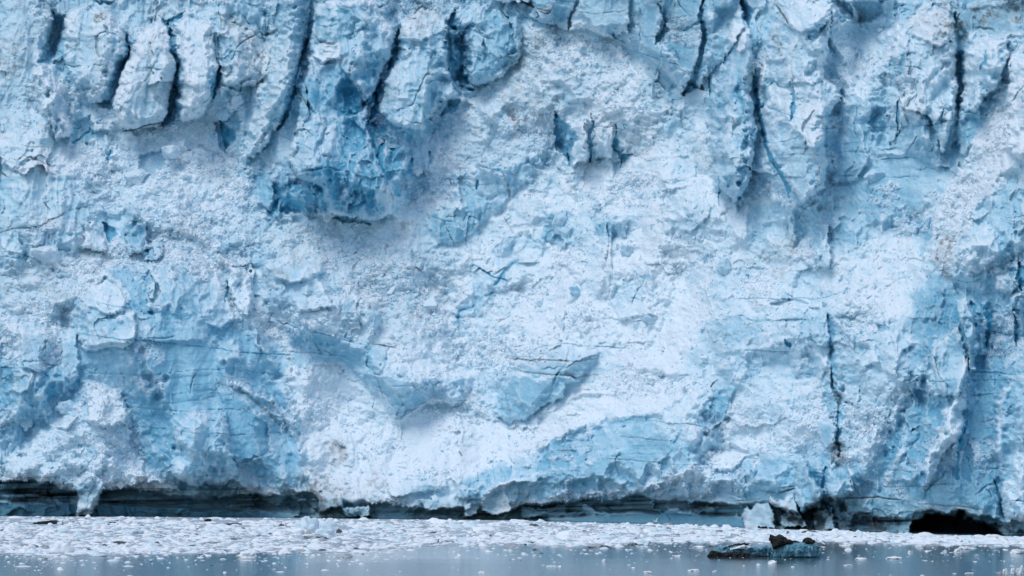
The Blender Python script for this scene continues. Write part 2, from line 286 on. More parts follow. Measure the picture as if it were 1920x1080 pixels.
# single blocks of the glacier that stand apart: outline, forward m, edge rounding px, tone (snow, blue, dirt) or None, name, label
BLOCKS = [
 ([(262,62),(300,40),(320,48),(318,95),(333,115),(326,170),(308,228),(290,242),(262,243),(226,238),(206,205),(220,160),(236,120),(247,92)],2.6,9,(.72,.10,.12),'serac','tall grey slab of ice leaning right between two dark clefts'),
 ([(326,45),(350,28),(392,45),(404,72),(410,120),(403,178),(384,215),(350,228),(326,226),(330,180),(336,130),(322,70)],2.2,8,(.70,.12,.10),'serac','pale grey slab with a rounded brown-stained top, right of the leaning slab'),
 ([(118,28),(160,4),(200,34),(240,62),(238,95),(226,140),(206,188),(172,196),(140,150),(118,112),(98,118)],1.6,10,(.42,.18,.14),'serac','broad pale block with brown flecks left of the first dark cleft'),
 ([(78,118),(108,148),(128,200),(134,255),(104,262),(80,205),(64,160)],1.6,8,(.5,.22,.04),'ice_spur','narrow pale spur rising to a point at the left edge of the cliffs'),
 ([(412,62),(440,42),(480,62),(506,112),(500,142),(478,168),(440,158),(414,182)],1.6,10,(.6,.08,.32),'serac','white block streaked with brown silt below a snowy ridge'),
 ([(528,22),(580,4),(580,60),(566,104),(548,150),(545,190),(522,236),(478,300),(462,290),(490,200),(512,120)],2.0,10,(.30,.30,.18),'ice_buttress','long grey ridge leaning right down to the rubble, left of the blue buttress'),
 ([(592,8),(640,0),(706,2),(738,56),(732,108),(706,160),(690,196),(690,240),(722,330),(740,398),(700,416),(616,402),(600,352),(560,336),(536,300),(556,240),(562,180),(580,100)],3.2,14,None,'ice_buttress','massive blue buttress with hollows along its foot, above the dirty rubble'),
 ([(750,42),(792,12),(838,32),(836,110),(850,158),(866,176),(828,192),(792,244),(744,238),(706,212),(718,160),(742,112)],2.2,10,(.32,.24,.14),'serac','stout grey-blue tower with a brown-stained cap between two black slots'),
 ([(862,36),(900,8),(968,30),(984,58),(976,112),(940,148),(888,160),(866,130)],1.4,8,(.18,.44,.1),'ice_block','shattered blue-grey block of jumbled slabs right of the wide black slot'),
 ([(988,-40),(1082,-40),(1078,14),(1064,56),(1012,40),(990,30)],1.6,6,(.16,.45,.06),'ice_block','blue block crossed by a web of black dirt seams at the top edge'),
 ([(1088,-40),(1184,-40),(1178,60),(1140,72),(1108,54),(1066,56),(1080,16)],2.0,7,(.42,.2,.04),'ice_block','smooth pale block with one dark band above the dirty snow mound'),
 ([(1198,-40),(1240,-40),(1246,36),(1232,70),(1300,140),(1282,172),(1232,122),(1196,100),(1200,40)],1.6,7,(.28,.32,.05),'ice_block','blue block cut by straight crossing veins left of the jagged black crack'),
 ([(1322,-40),(1384,-40),(1394,56),(1352,118),(1332,140),(1314,168),(1304,150),(1318,110),(1326,64),(1314,30)],1.8,8,(.22,.38,.06),'serac','smooth blue tower right of the jagged black crack'),
 ([(1376,40),(1400,50),(1414,100),(1412,180),(1418,250),(1410,330),(1382,382),(1342,350),(1336,200),(1356,92)],3.0,9,(.2,.5,.0),'ice_pillar','slender bright blue pillar with a pointed white tip'),
 ([(1452,36),(1492,-6),(1554,16),(1560,62),(1544,140),(1578,180),(1550,222),(1548,352),(1506,380),(1484,352),(1446,296),(1424,240),(1420,160),(1438,92)],3.0,12,(.38,.26,.06),'ice_pillar','huge pale pillar with brown streaks, split by a long curving blue vein'),
 ([(1692,44),(1742,10),(1790,36),(1792,90),(1792,210),(1770,292),(1742,222),(1690,200),(1672,90)],2.4,11,(.42,.2,.12),'serac','grey-capped block with a smooth pale face left of the crooked dark crack'),
 ([(1802,98),(1840,82),(1888,70),(1892,100),(1872,160),(1828,206),(1802,208)],2.0,7,(.48,.16,.06),'ice_block','pale split block with a flat snowy top right of the crooked dark crack'),
 ([(1890,108),(1925,70),(2030,60),(2030,300),(1925,310),(1888,282)],2.6,10,(.72,.08,.04),'ice_buttress','snowy white buttress cut by the right edge of the photo, high up'),
 ([(1062,222),(1100,232),(1106,298),(1072,312),(1060,270)],2.0,6,(.46,.2,.12),'ice_tooth','blunt hanging tooth of ice right of the blue-black hollow'),
 ([(1118,236),(1152,242),(1150,296),(1114,300)],1.6,5,(.44,.2,.12),'ice_tooth','second hanging tooth of ice, squarer, below the dirty mound'),
 ([(244,386),(252,383),(262,404),(276,420),(276,468),(240,480),(234,430)],1.8,5,(.12,.42,.0),'ice_pinnacle','thin needle of ice with a crooked tip on the lower left knoll'),
 ([(160,418),(176,412),(194,438),(202,470),(176,474),(152,466)],1.8,6,(.4,.3,.0),'ice_block','tilted wedge of clear ice left of the needle, by a dark slit'),
 ([(268,462),(290,452),(308,456),(306,480),(284,492),(266,490)],1.4,5,(.3,.36,.0),'ice_block','curled blue wedge of ice right below the needle'),
 ([(434,488),(462,500),(480,560),(470,600),(446,580),(424,530)],1.4,6,(.4,.28,.0),'ice_block','angular blue slab standing on the right shoulder of the knoll'),
 ([(155,556),(165,535),(210,520),(240,570),(254,585),(254,640),(240,650),(160,660),(142,620)],2.0,9,(.5,.3,.0),'ice_buttress','squared white-edged corner of the knoll at lower left'),
 ([(335,790),(352,770),(384,775),(412,770),(428,785),(430,840),(444,890),(420,912),(352,912),(316,880),(326,840)],2.6,8,(.22,.44,.0),'ice_buttress','blue spur crowned with small turrets at the foot of the knoll'),
 ([(1490,872),(1512,862),(1526,898),(1544,918),(1540,956),(1506,962),(1492,940),(1488,910)],2.6,6,(.12,.5,.2),'ice_block','rounded blue block wedged between black cracks at the waterline'),
 ([(1548,908),(1570,890),(1598,900),(1600,924),(1580,940),(1552,936)],2.0,6,(.4,.36,.06),'ice_block','rounded pale block above the dark waterline seam, right of the crack'),
 ([(1530,420),(1556,416),(1556,500),(1530,500),(1520,470)],1.8,5,(.28,.42,.0),'ice_pillar','short bright blue stump on the snow slope below the vein'),
 ([(1386,966),(1398,950),(1404,956),(1416,944),(1440,946),(1452,962),(1450,990),(1400,994),(1392,980)],2.0,6,(.42,.25,.34),'rubble_heap','white crumbled heap at the waterline beside the dark ice foot'),
 ([(1440,925),(1460,938),(1488,925),(1500,960),(1470,965),(1442,945)],2.0,6,(.5,.2,.25),'rubble_heap','small white snow drift under the dark overhang left of the wedged block'),
 ([(1712,690),(1760,640),(1800,610),(1812,690),(1798,740),(1752,742),(1716,726)],1.6,10,(.42,.22,.14),'ice_block','broad grey-white facet with faint brown streaks on the right cliff'),
 ([(1868,520),(1896,510),(1906,540),(1894,556),(1866,548)],1.4,5,(.42,.26,.06),'ice_block','rounded white knob beside the blue slit near the right edge'),
 ([(1792,560),(1814,556),(1832,640),(1834,690),(1818,700),(1812,640)],1.4,5,(.4,.3,.0),'ice_pillar','narrow pale rib between two dark blue slits on the right cliff'),
 ([(1800,700),(1816,660),(1810,800),(1770,850),(1740,910),(1726,880),(1768,800),(1786,740)],1.8,7,(.5,.26,.0),'ice_buttress','long white rib running down left to the cave at the waterline'),
 ([(1868,750),(1904,700),(1925,700),(2030,720),(2030,980),(1880,980),(1872,900)],2.4,9,(.3,.36,.0),'ice_buttress','blue buttress at the lower right edge, right of the cave'),
 ([(140,898),(180,890),(196,905),(192,930),(186,950),(170,969),(144,968),(150,935)],2.4,6,(.5,.34,.04),'ice_column','lumpy column of white ice hanging down over the dark foot to the water'),
 ([(1020,640),(1052,622),(1054,650),(1030,660)],.8,4,(.6,.2,.0),'ice_block','small blue-white lump above the dirt-lined strata'),
]
# loose boulders of ice lying on the slopes: (u, v, radius px, squash, tone 0 white .. 1 blue, label)
BOULDERS = [
 (244,266,24,.9,.25,'big rounded white boulder below the leaning grey slab'),
 (378,292,26,.6,.15,'flat grey-white boulder below the second slab'),
 (258,332,26,.6,.2,'oblong white boulder on the rubble below the big rounded one'),
 (88,478,34,.55,.15,'large smooth white boulder at the top of the left rubble band'),
 (320,285,20,.7,.3,'pale blue boulder between the rounded boulder and the flat one'),
 (614,410,10,1.1,.1,'small white pyramid of ice on the rim under the blue buttress'),
 (505,482,13,1.1,.6,'egg-shaped blue boulder on the dirty rubble below the knoll ridge'),
 (590,418,11,.7,.2,'white block left of the small pyramid on the rim'),
 (1078,546,14,.75,.75,'rounded sky-blue boulder in the middle of the snow slope'),
 (1122,388,12,.6,.6,'small blue boulder high on the snow slope'),
 (1050,420,20,1.0,.6,'steep-sided blue boulder half buried in the upper slope'),
 (700,600,16,1.2,.5,'upright blue block at the left edge of the grey rubble'),
 (1360,500,16,1.0,.5,'blue-white boulder under the right cliff foot'),
 (948,615,7,.8,.3,'little pale boulder in the snow right of the wide blue crack'),
 (840,832,4,.9,.1,'tiny pale lump of ice alone on the lower snow fan'),
 (222,228,9,.8,.3,'small boulder lodged under the leaning grey slab'),
 (420,215,16,.8,.4,'tumbled blue block right of the second slab'),
 (445,190,14,.9,.3,'white block wedged under the silt-streaked block'),
 (68,688,14,.6,.6,'flat blue block below the left rubble band'),
 (95,675,13,.7,.5,'pale blue block beside the flat one on the left'),
 (50,790,14,1.2,.5,'upright blue stump at the far left cliff'),
 (125,765,22,.7,.4,'rounded blue-white boulder left of the rubble fan'),
 (20,836,6,1.0,.4,'pebble-like blue lump at the far left edge of the fan'),
 (1175,470,14,.8,.5,'bluish lump right of the half-buried boulder'),
 (780,320,14,.8,.3,'pale block under the stout tower'),
 (1325,480,12,.9,.4,'small bluish boulder left of the one under the right cliff foot'),
 (660,470,14,.7,.4,'light blue block in the dirty rubble under the rim'),
 (735,470,11,.8,.3,'white cube-like block on the dirty rubble, right of the blue one'),
 (1215,600,12,.8,.4,'pale lump on the slope left of the bright snow chute'),
 (1640,330,22,.6,.4,'light blue ledge block low on the right wall'),
]
# the bigger floating ice: (u centre, v waterline, half width px, height px, kind, label)
ICE = [
 (572,1002,26,35,'berg','tall pale blue growler with a ragged crest in the brash ice'),
 (612,998,34,27,'berg','wedge-shaped light blue growler right of the ragged one'),
 (562,1003,24,13,'white','white hump in front of the ragged growler'),
 (584,1003,15,12,'grey','smooth grey-brown rounded lump of ice below the growlers'),
 (607,1005,24,14,'berg','sloping pale slab right of the grey-brown lump'),
 (592,1011,26,10,'dirty','low floe with a brown dirt line in front of the growlers'),
 (635,1000,7,9,'dark','dark green-grey rounded lump right of the growlers'),
 (528,987,6,6,'dark','small dark-tipped lump left of the growlers'),
 (690,1002,26,7,'berg','low bluish floe left of the dark flat streak'),
 (668,1002,20,9,'berg','sloped blue-grey floe between two white ones'),
 (112,1038,28,24,'white','heaped white floe at the front edge of the brash, far left'),
 (100,1022,28,9,'white','white rubble floe behind the heaped one'),
 (62,1026,20,5,'dark','flat dirt-blackened floe at the front left'),
 (90,983,30,7,'debris','long low pile of black dirt chunks near the ice foot'),
 (112,983,7,6,'berg','smooth pale lump beside the black dirt pile'),
 (211,981,11,3,'debris','thin black sliver of dirty ice left of centre'),
 (94,998,16,8,'white','white tablet-shaped floe behind the front left brash'),
 (240,1001,30,8,'berg','low grey-blue floe with a black tip'),
 (212,1038,20,8,'white','lens-shaped white floe on the front edge'),
 (278,1038,9,6,'white','small oval white floe just off the front edge'),
 (284,1006,20,7,'white','white floe in front of the black-tipped one'),
 (434,985,20,5,'dark','dark flat floe near the waterline'),
 (390,978,8,6,'debris','small dark pile against the ice foot'),
 (365,1014,26,8,'white','long white floe left of the growlers'),
 (447,1012,16,3,'dark','thin dark floe left of the growlers'),
 (400,1019,16,4,'dirty','thin floe with a dark top edge, near the front'),
 (460,1046,22,12,'white','lone white floe with an upturned right end on open water'),
 (540,1039,8,4,'white','small white floe right of the lone one'),
 (52,1043,8,4,'white','small white floe on open water, far left'),
 (76,1049,7,3,'white','thin white chip on open water, far left'),
 (832,983,26,9,'white','white crusted floe against the central ice foot'),
 (708,983,20,6,'white','white crusted floe left of the central one'),
 (778,1003,24,5,'white','flat white floe behind the seabird'),
 (910,1001,34,13,'white','broad heap of white ice behind the greenish lump'),
 (911,1008,11,9,'dirty','squat greenish-grey lump in the brash'),
 (955,1009,18,3,'dark','flat dark floe right of the greenish lump'),
 (838,1017,15,4,'dirty','grey floe with a dark end by the seabird'),
 (1064,1012,30,19,'white','highest white heap of ice at the middle of the brash edge'),
 (1012,1019,20,8,'white','white floe on the brash edge left of the highest heap'),
 (1095,1017,18,7,'white','straight-topped white floe right of the highest heap'),
 (1140,1012,30,10,'berg','low bluish mound of ice in the brash edge'),
 (1120,1027,20,8,'grey','greyish grounded-looking floe off the brash edge'),
 (1186,1022,12,7,'dirty','dark-cornered floe left of the pale wedge'),
 (1208,1022,18,10,'berg','pale wedge tapering right at the brash edge'),
 (1095,982,16,3,'white','long white floe at the waterline right of centre'),
 (1035,1063,12,3,'white','flat white floe on open water, centre'),
 (1215,1075,12,5,'white','white floe near the bottom edge, right of centre'),
 (902,1075,7,5,'white','white floe near the bottom edge, centre'),
 (1132,1053,5,5,'white','knobbly white chip on open water'),
 (1270,1044,7,4,'white','oval white chip right of centre on open water'),
 (1512,1053,0,0,'skip',''),
 (1450,1057,11,7,'white','domed white floe in front of the dark iceberg'),
 (1422,1061,6,5,'white','small peaked white chip in front of the dark iceberg'),
 (1302,1071,14,4,'white','flat white floe near the bottom, left of the dark iceberg'),
 (1310,1027,15,4,'white','thin white floe just left of the dark iceberg'),
 (1378,1012,14,12,'grey','clear grey lump with a dark left tip behind the dark iceberg'),
 (1425,1013,20,5,'white','bright white floe behind the dark iceberg'),
 (1587,1024,13,5,'white','flat white floe right of the dark iceberg'),
 (1616,1017,14,5,'white','white floe on the brash edge right of the dark iceberg'),
 (1690,1018,16,7,'white','white floe at the brash edge by the cave'),
 (1755,1017,26,9,'white','big white floe off the cave mouth'),
 (1865,1020,14,8,'white','thick white floe at the brash edge near the right'),
 (1725,1026,8,6,'white','lumpy white floe on the dark reflection'),
 (1773,1036,4,6,'white','ragged white chip on the dark reflection'),
 (1797,1036,11,8,'white','rounded white floe on the dark reflection'),
 (1810,1030,14,6,'white','low white floe behind the rounded one'),
 (1707,1037,6,5,'white','small white chip left of the dark reflection'),
 (1905,1038,16,9,'white','thick white floe cut by the right edge'),
 (1676,1048,16,5,'white','long thin white floe under the dark reflection'),
 (1615,1049,12,4,'white','thin white floe right of the dark iceberg waterline'),
 (1590,1061,10,3,'white','thin white chip below the dark iceberg, right'),
 (1817,1076,10,3,'white','thin white sliver near the bottom right'),
 (1730,1080,5,3,'white','white crumb on the bottom edge, right'),
 (1874,1077,8,6,'grey','small grey end piece of the white row at lower right'),
 (1886,1077,7,12,'white','rounded white lump, left of three at lower right'),
 (1899,1077,7,13,'white','rounded white lump, middle of three at lower right'),
 (1914,1077,9,18,'white','tallest white lump at the lower right corner'),
]
# smaller broken faces, some shadowed ones and hollows painted bluer for their shade: (outline, forward m, slope across, slope down, snow or None, blue, dirt)
FACETS = [
 ([(95,20),(118,25),(127,70),(110,97),(92,122),(70,117),(80,92),(98,60)],-3.0,.3,0,.06,.55,.05),
 ([(130,235),(172,213),(168,250),(150,278),(134,272)],-1.8,0,0,.08,.55,0),
 ([(165,245),(192,240),(216,255),(206,292),(192,297),(180,270)],-1.8,0,0,.08,.58,0),
 ([(262,288),(302,283),(312,312),(290,332),(258,320)],-1.5,0,0,.15,.5,0),
 ([(403,232),(442,203),(452,226),(436,272),(424,292),(413,282)],-2.2,.3,0,.06,.62,0),
 ([(410,72),(445,66),(468,90),(450,110),(418,125),(410,100)],-1.2,.2,0,.08,.5,.05),
 ([(495,20),(512,30),(506,90),(498,80)],-3.5,0,0,.12,.4,.2),([(180,0),(215,0),(205,12),(188,10)],-4,0,0,.0,.7,0),
 ([(585,86),(615,71),(641,80),(638,110),(605,121),(581,108)],1.8,0,-.7,.78,.05,.05),
 ([(588,126),(640,114),(690,195),(668,218),(620,222),(588,214),(570,190)],-.4,-.5,.1,.05,.64,0),
 ([(558,228),(600,211),(612,240),(588,292),(554,272)],1.0,.5,0,.2,.45,0),([(612,240),(660,222),(690,250),(664,300),(600,290)],.2,-.4,0,.08,.58,0),
 ([(520,245),(552,228),(558,280),(530,310),(505,300)],1.0,.4,-.2,.36,.3,.05),([(640,300),(690,262),(716,310),(700,350),(660,345)],.4,-.4,0,.1,.52,0),
 ([(608,340),(640,330),(662,378),(650,405),(612,398)],1.0,.4,0,.12,.5,0),([(476,330),(520,318),(515,350),(506,395),(482,380)],1.2,.3,-.3,.45,.2,.05),
 ([(760,260),(800,250),(830,275),(815,320),(775,320)],.8,.3,0,.3,.36,0),([(700,355),(728,345),(742,395),(705,412)],1.0,-.3,0,.2,.42,0),
 ([(845,80),(869,58),(881,100),(887,150),(868,170),(848,130)],-2.5,-.6,0,.0,.72,.05),([(882,40),(912,60),(905,120),(884,100)],.8,.6,0,.12,.46,.05),
 ([(906,60),(960,40),(972,100),(915,118)],.2,-.4,.1,.12,.44,.1),([(890,120),(940,110),(945,145),(892,160)],.6,0,-.2,.2,.4,.05),
 ([(750,42),(790,11),(836,30),(830,60),(790,76),(758,70)],.8,0,-.8,.62,.08,.3),([(748,112),(790,92),(815,150),(780,190),(748,180)],.5,.3,0,.4,.25,.05),
 ([(1040,180),(1085,170),(1090,215),(1048,220)],-.6,0,0,.5,.3,.0),([(1062,300),(1100,318),(1085,352),(1062,340)],1.0,0,0,.3,.42,0),
 ([(1303,20),(1345,22),(1350,36),(1320,42),(1305,36)],1.4,0,-.5,.6,.15,0),([(1200,60),(1232,72),(1240,120),(1208,105)],-.5,0,0,.2,.45,.05),
 ([(1378,42),(1400,52),(1408,90),(1382,100),(1366,84)],.8,0,-.5,.85,.05,0),([(1345,200),(1378,190),(1382,235),(1350,245)],.5,.4,0,.4,.35,0),([(1350,260),(1405,250),(1400,340),(1360,330)],.2,-.3,0,.15,.5,0),
 ([(1455,10),(1492,-8),(1552,10),(1557,32),(1545,55),(1500,62),(1470,46)],1.2,0,-.5,.5,.16,.02),([(1505,36),(1552,46),(1545,62),(1520,82),(1507,62)],-.8,-.6,0,.05,.5,0),
 ([(1440,72),(1456,16),(1481,46),(1456,92)],-.8,.4,0,.25,.3,.35),([(1492,190),(1530,180),(1549,215),(1548,266),(1525,281),(1505,266),(1490,230)],2.0,.2,-.4,.68,.1,.02),
 ([(1425,160),(1484,150),(1486,225),(1428,240)],.4,.3,0,.55,.12,.1),([(1430,245),(1480,230),(1482,300),(1440,290)],.2,0,0,.3,.36,.03),
 ([(1565,236),(1620,230),(1629,290),(1610,345),(1560,345)],1.8,.2,0,.32,.38,0),([(1665,165),(1692,172),(1702,242),(1660,242)],1.3,.3,0,.5,.2,0),([(1630,205),(1660,203),(1665,250),(1640,248),(1628,226)],-1.2,0,0,.1,.5,0),
 ([(1660,255),(1735,240),(1740,275),(1700,300),(1660,290)],.8,0,0,.22,.46,0),([(1530,80),(1552,70),(1580,120),(1560,150),(1530,130)],.6,-.4,0,.5,.2,0),
 ([(1796,216),(1842,190),(1847,230),(1830,266),(1806,297),(1795,250)],1.6,-.5,0,.2,.48,0),([(1755,236),(1795,215),(1801,260),(1770,292),(1760,280)],.6,.4,0,.3,.36,0),([(1770,292),(1805,266),(1796,312),(1772,332)],-.8,-.3,0,.05,.62,0),
 ([(1695,36),(1750,4),(1800,30),(1796,70),(1760,86),(1710,70)],1.0,0,-.6,.55,.05,.42),([(1800,20),(1920,0),(1920,60),(1860,70),(1810,60)],-.8,-.2,0,.15,.35,.40),([(1715,80),(1780,90),(1788,200),(1750,215),(1710,170)],.3,.2,0,.42,.2,.04),
 ([(1640,60),(1690,60),(1680,110),(1640,115)],.8,.5,0,.6,.2,0),([(1555,0),(1600,0),(1598,40),(1570,50)],-3,-.2,0,.3,.4,0),([(1600,0),(1660,0),(1650,40),(1610,45)],-4,0,0,.45,.2,.1),
 ([(165,591),(215,596),(254,583),(256,640),(166,652)],1.8,0,-.15,.36,.34,0),([(160,540),(200,518),(236,545),(240,582),(212,590),(168,580)],1.2,.1,-.6,.72,.14,0),
 ([(258,590),(330,575),(400,590),(395,640),(270,640)],.6,0,-.2,.34,.36,0),([(372,560),(420,545),(445,600),(415,620),(380,610)],.9,.4,-.3,.45,.25,0),
 ([(35,604),(82,600),(96,640),(80,692),(40,692)],1.6,-.3,0,.22,.46,0),([(120,626),(146,614),(152,700),(135,722),(114,700)],1.6,.3,0,.2,.46,0),([(28,670),(62,665),(66,716),(40,742),(18,735)],1.6,0,-.2,.3,.4,0),
 ([(70,772),(100,745),(141,750),(148,782),(130,802),(95,802)],1.8,0,-.6,.55,.24,.03),([(0,680),(25,690),(20,760),(0,780)],-1.2,0,0,.02,.66,0),([(80,690),(118,680),(120,740),(90,760)],-.8,0,0,.1,.56,0),
 ([(398,640),(440,635),(455,672),(410,680)],.9,.4,-.3,.4,.3,0),([(410,735),(450,745),(500,790),(510,850),(450,870),(425,800)],-.8,-.2,.1,.06,.62,0),([(260,740),(320,735),(330,880),(270,880)],-.5,0,0,.05,.62,0),
 ([(465,880),(480,850),(560,850),(566,920),(480,905)],-.3,0,0,.04,.62,0),([(518,490),(545,480),(600,490),(612,512),(560,532),(514,526)],1.3,0,-.5,.55,.25,.02),([(530,530),(600,525),(625,575),(560,590)],.8,.2,-.4,.55,.25,0),
 ([(165,731),(195,721),(216,730),(241,760),(233,792),(200,802),(160,792)],1.8,.1,-.4,.78,.12,.06),
 ([(258,882),(330,906),(342,926),(270,927),(238,906)],1.6,0,-.5,.85,.05,.05),([(438,868),(480,900),(542,932),(522,952),(470,932),(438,900)],.9,0,-.6,.8,.08,.06),
 ([(482,952),(520,938),(562,960),(556,977),(482,974)],2.4,0,-.4,.62,.1,.25),([(590,920),(640,915),(650,950),(600,960)],1.0,0,-.3,.55,.1,.4),
 ([(720,906),(780,893),(842,910),(782,927),(733,932)],1.6,0,-.4,.3,.36,.05),([(852,914),(902,914),(908,937),(860,937)],1.5,0,-.3,.2,.44,.05),([(780,935),(840,925),(890,945),(870,965),(800,962)],1.4,0,-.3,.3,.3,.2),
 ([(900,938),(950,922),(962,955),(930,968),(900,960)],1.8,0,-.3,.7,.1,.2),([(870,945),(900,935),(895,968),(868,970)],1.2,0,-.4,.65,.1,.2),
 ([(1234,870),(1256,853),(1253,880),(1238,896)],-1.6,0,0,.0,.72,0),([(1328,852),(1370,834),(1402,850),(1382,882),(1338,882)],-.4,0,-.9,.98,0,.02),
 ([(1530,790),(1555,775),(1571,800),(1568,842),(1545,842),(1529,815)],1.8,0,0,.36,.36,0),([(1330,700),(1372,700),(1370,730),(1336,735)],.7,0,-.3,.5,.3,0),
 ([(1814,820),(1826,840),(1829,870),(1820,906),(1800,892),(1804,840)],-1.2,-.4,0,.02,.66,.05),([(1600,650),(1640,640),(1650,680),(1610,700)],1.0,.2,-.4,.5,.25,0),([(1580,690),(1620,700),(1610,760),(1580,750)],1.0,0,-.2,.5,.25,.03),
 ([(1660,600),(1710,590),(1715,650),(1680,670)],1.0,.3,-.2,.5,.26,0),([(1870,440),(1905,430),(1915,480),(1880,490)],.9,.3,0,.4,.26,.08),([(1790,450),(1850,420),(1880,470),(1840,510),(1795,500)],.8,.2,-.2,.55,.16,.04),
 ([(1860,700),(1920,690),(1920,760),(1870,770)],-.7,0,0,.15,.5,.05),([(1640,860),(1700,850),(1705,900),(1650,910)],.8,.2,0,.35,.4,0),([(1725,910),(1800,905),(1830,960),(1760,962)],.2,0,.1,.1,.55,.08),
 ([(1830,905),(1862,905),(1878,975),(1836,970)],1.0,0,0,.2,.48,.05),([(1580,935),(1640,930),(1642,965),(1590,968)],.8,0,0,.1,.5,.15),([(1420,900),(1485,890),(1488,915),(1425,920)],.6,0,0,.2,.46,.03),
 ([(1140,560),(1200,545),(1230,590),(1160,600)],.8,.2,-.3,.55,.25,0),([(985,500),(1030,470),(1040,520),(1000,535)],.5,0,-.3,.5,.26,0),([(1500,480),(1540,520),(1535,580),(1480,560),(1440,570),(1450,520)],1.0,-.2,-.3,.55,.24,.02),
 ([(1240,360),(1320,340),(1335,400),(1300,440),(1250,430)],.9,.2,-.3,.55,.25,.02),([(1230,300),(1300,290),(1310,330),(1240,345)],.6,0,-.4,.65,.14,.04),
]
FACETS += [([(58,908),(92,900),(112,926),(80,934)],.9,0,-.2,0.14,0.35,0.60),([(322,924),(350,914),(362,952),(335,966)],1.0,0,-.2,0.11,0.45,0.50),([(380,930),(420,924),(432,950),(390,955)],.9,0,-.2,0.14,0.45,0.50),([(114,926),(128,930),(143,966),(116,968)],1.2,0,-.3,0.25,0.45,0.25),([(232,936),(262,938),(252,970),(234,970)],1.0,0,0,0.09,0.65,0.40),([(440,935),(470,925),(485,950),(450,955)],1.0,0,-.3,0.18,0.35,0.55),([(640,950),(690,945),(700,970),(650,972)],1.2,0,-.2,0.14,0.50,0.55),([(1225,958),(1250,955),(1262,985),(1240,988)],.8,0,0,0.07,0.55,0.50),([(1520,960),(1560,950),(1570,992),(1530,994)],1.2,.3,-.2,0.09,0.45,0.75),([(1460,965),(1500,955),(1515,990),(1455,992)],1.2,-.2,-.2,0.09,0.45,0.75),([(1600,972),(1640,968),(1650,996),(1605,996)],.8,0,0,0.05,0.45,0.75),([(1655,970),(1690,975),(1685,998),(1660,998)],.9,.2,0,0.07,0.55,0.70)]
# sharp ridge lines: (polyline, half width px, height m, snow on it)
CRESTS = [
 ([(84,-10),(93,20),(92,45),(82,80)],10,1.6,.5),([(80,118),(83,150),(96,185),(112,215),(126,242)],14,2.2,.5),([(165,4),(200,28),(246,62)],9,1.4,.55),([(330,30),(352,22),(392,40),(406,72)],8,1.3,.5),
 ([(520,-10),(513,60),(508,110),(494,160),(470,230),(454,300)],14,2.2,.35),([(640,0),(700,6),(736,55)],10,1.5,.5),
 ([(700,180),(690,260),(664,330),(640,382)],11,1.8,.3),([(720,258),(726,330),(741,392)],10,1.5,.3),([(760,268),(765,330),(792,372)],9,1.3,.35),([(640,218),(655,290),(640,342)],8,1.2,.2),([(800,288),(816,330),(800,372)],9,1.2,.35),([(560,230),(540,300),(510,345)],10,1.6,.4),
 ([(806,238),(822,205),(845,181),(875,190),(915,215),(950,250)],13,1.8,.6),([(985,52),(1050,58),(1090,42),(1130,60),(1162,102),(1215,155)],12,1.6,.75),
 ([(1560,20),(1558,70),(1582,112)],9,1.4,.5),([(1700,48),(1680,92),(1650,122)],9,1.4,.5),([(1432,90),(1426,160),(1428,240)],9,1.2,.35),([(1490,150),(1486,240),(1481,300)],8,1.0,.3),
 ([(250,385),(276,415),(330,430),(366,441),(402,466),(432,500),(470,560),(500,602)],17,2.6,.6),([(156,530),(200,514),(236,545),(242,572)],9,1.5,.75),([(160,535),(166,600),(160,652)],8,1.5,.4),
 ([(440,520),(470,580),(482,640),(520,700),(546,772),(562,862)],15,2.0,.4),([(200,724),(182,790),(190,850),(172,902)],16,2.0,.7),([(430,720),(470,734),(512,758),(541,794),(549,822)],10,2.0,.5),
 ([(690,720),(720,744),(749,796)],8,1.4,.85),([(750,797),(800,754),(860,754),(900,770),(936,788)],8,1.3,.9),([(1000,792),(1040,760),(1086,738),(1132,735)],8,1.3,.9),
 ([(898,942),(940,910),(1000,890),(1062,878)],10,1.4,.5),([(1098,927),(1180,920),(1262,900),(1302,868)],10,1.6,.7),([(1408,872),(1460,850),(1512,828)],13,1.6,.6),
 ([(1782,730),(1766,790),(1746,840),(1734,902)],10,1.6,.45),([(1702,788),(1690,850),(1660,912)],11,1.6,.45),([(1900,700),(1876,760),(1872,860)],9,1.5,.45),([(1600,810),(1590,870),(1610,930)],11,1.2,.5),
 ([(1880,170),(1850,230),(1800,330),(1762,400),(1742,470)],16,1.6,.85),([(1560,600),(1600,640),(1640,650)],10,1.2,.6),([(1330,640),(1400,660),(1480,640)],12,1.4,.6),([(1350,600),(1420,570),(1500,580),(1550,560)],12,1.4,.6),
 ([(1290,720),(1240,770),(1150,782),(1080,802),(1000,842)],14,1.6,.8),([(1000,430),(960,480),(900,560)],10,.9,.5),([(500,420),(560,400),(620,402),(692,418)],10,1.6,.8),([(0,515),(60,486),(110,476)],12,1.5,.7),
 ([(1190,690),(1290,700),(1330,670)],10,1.2,.7),([(860,150),(900,172),(950,128)],10,1.2,.55),
]

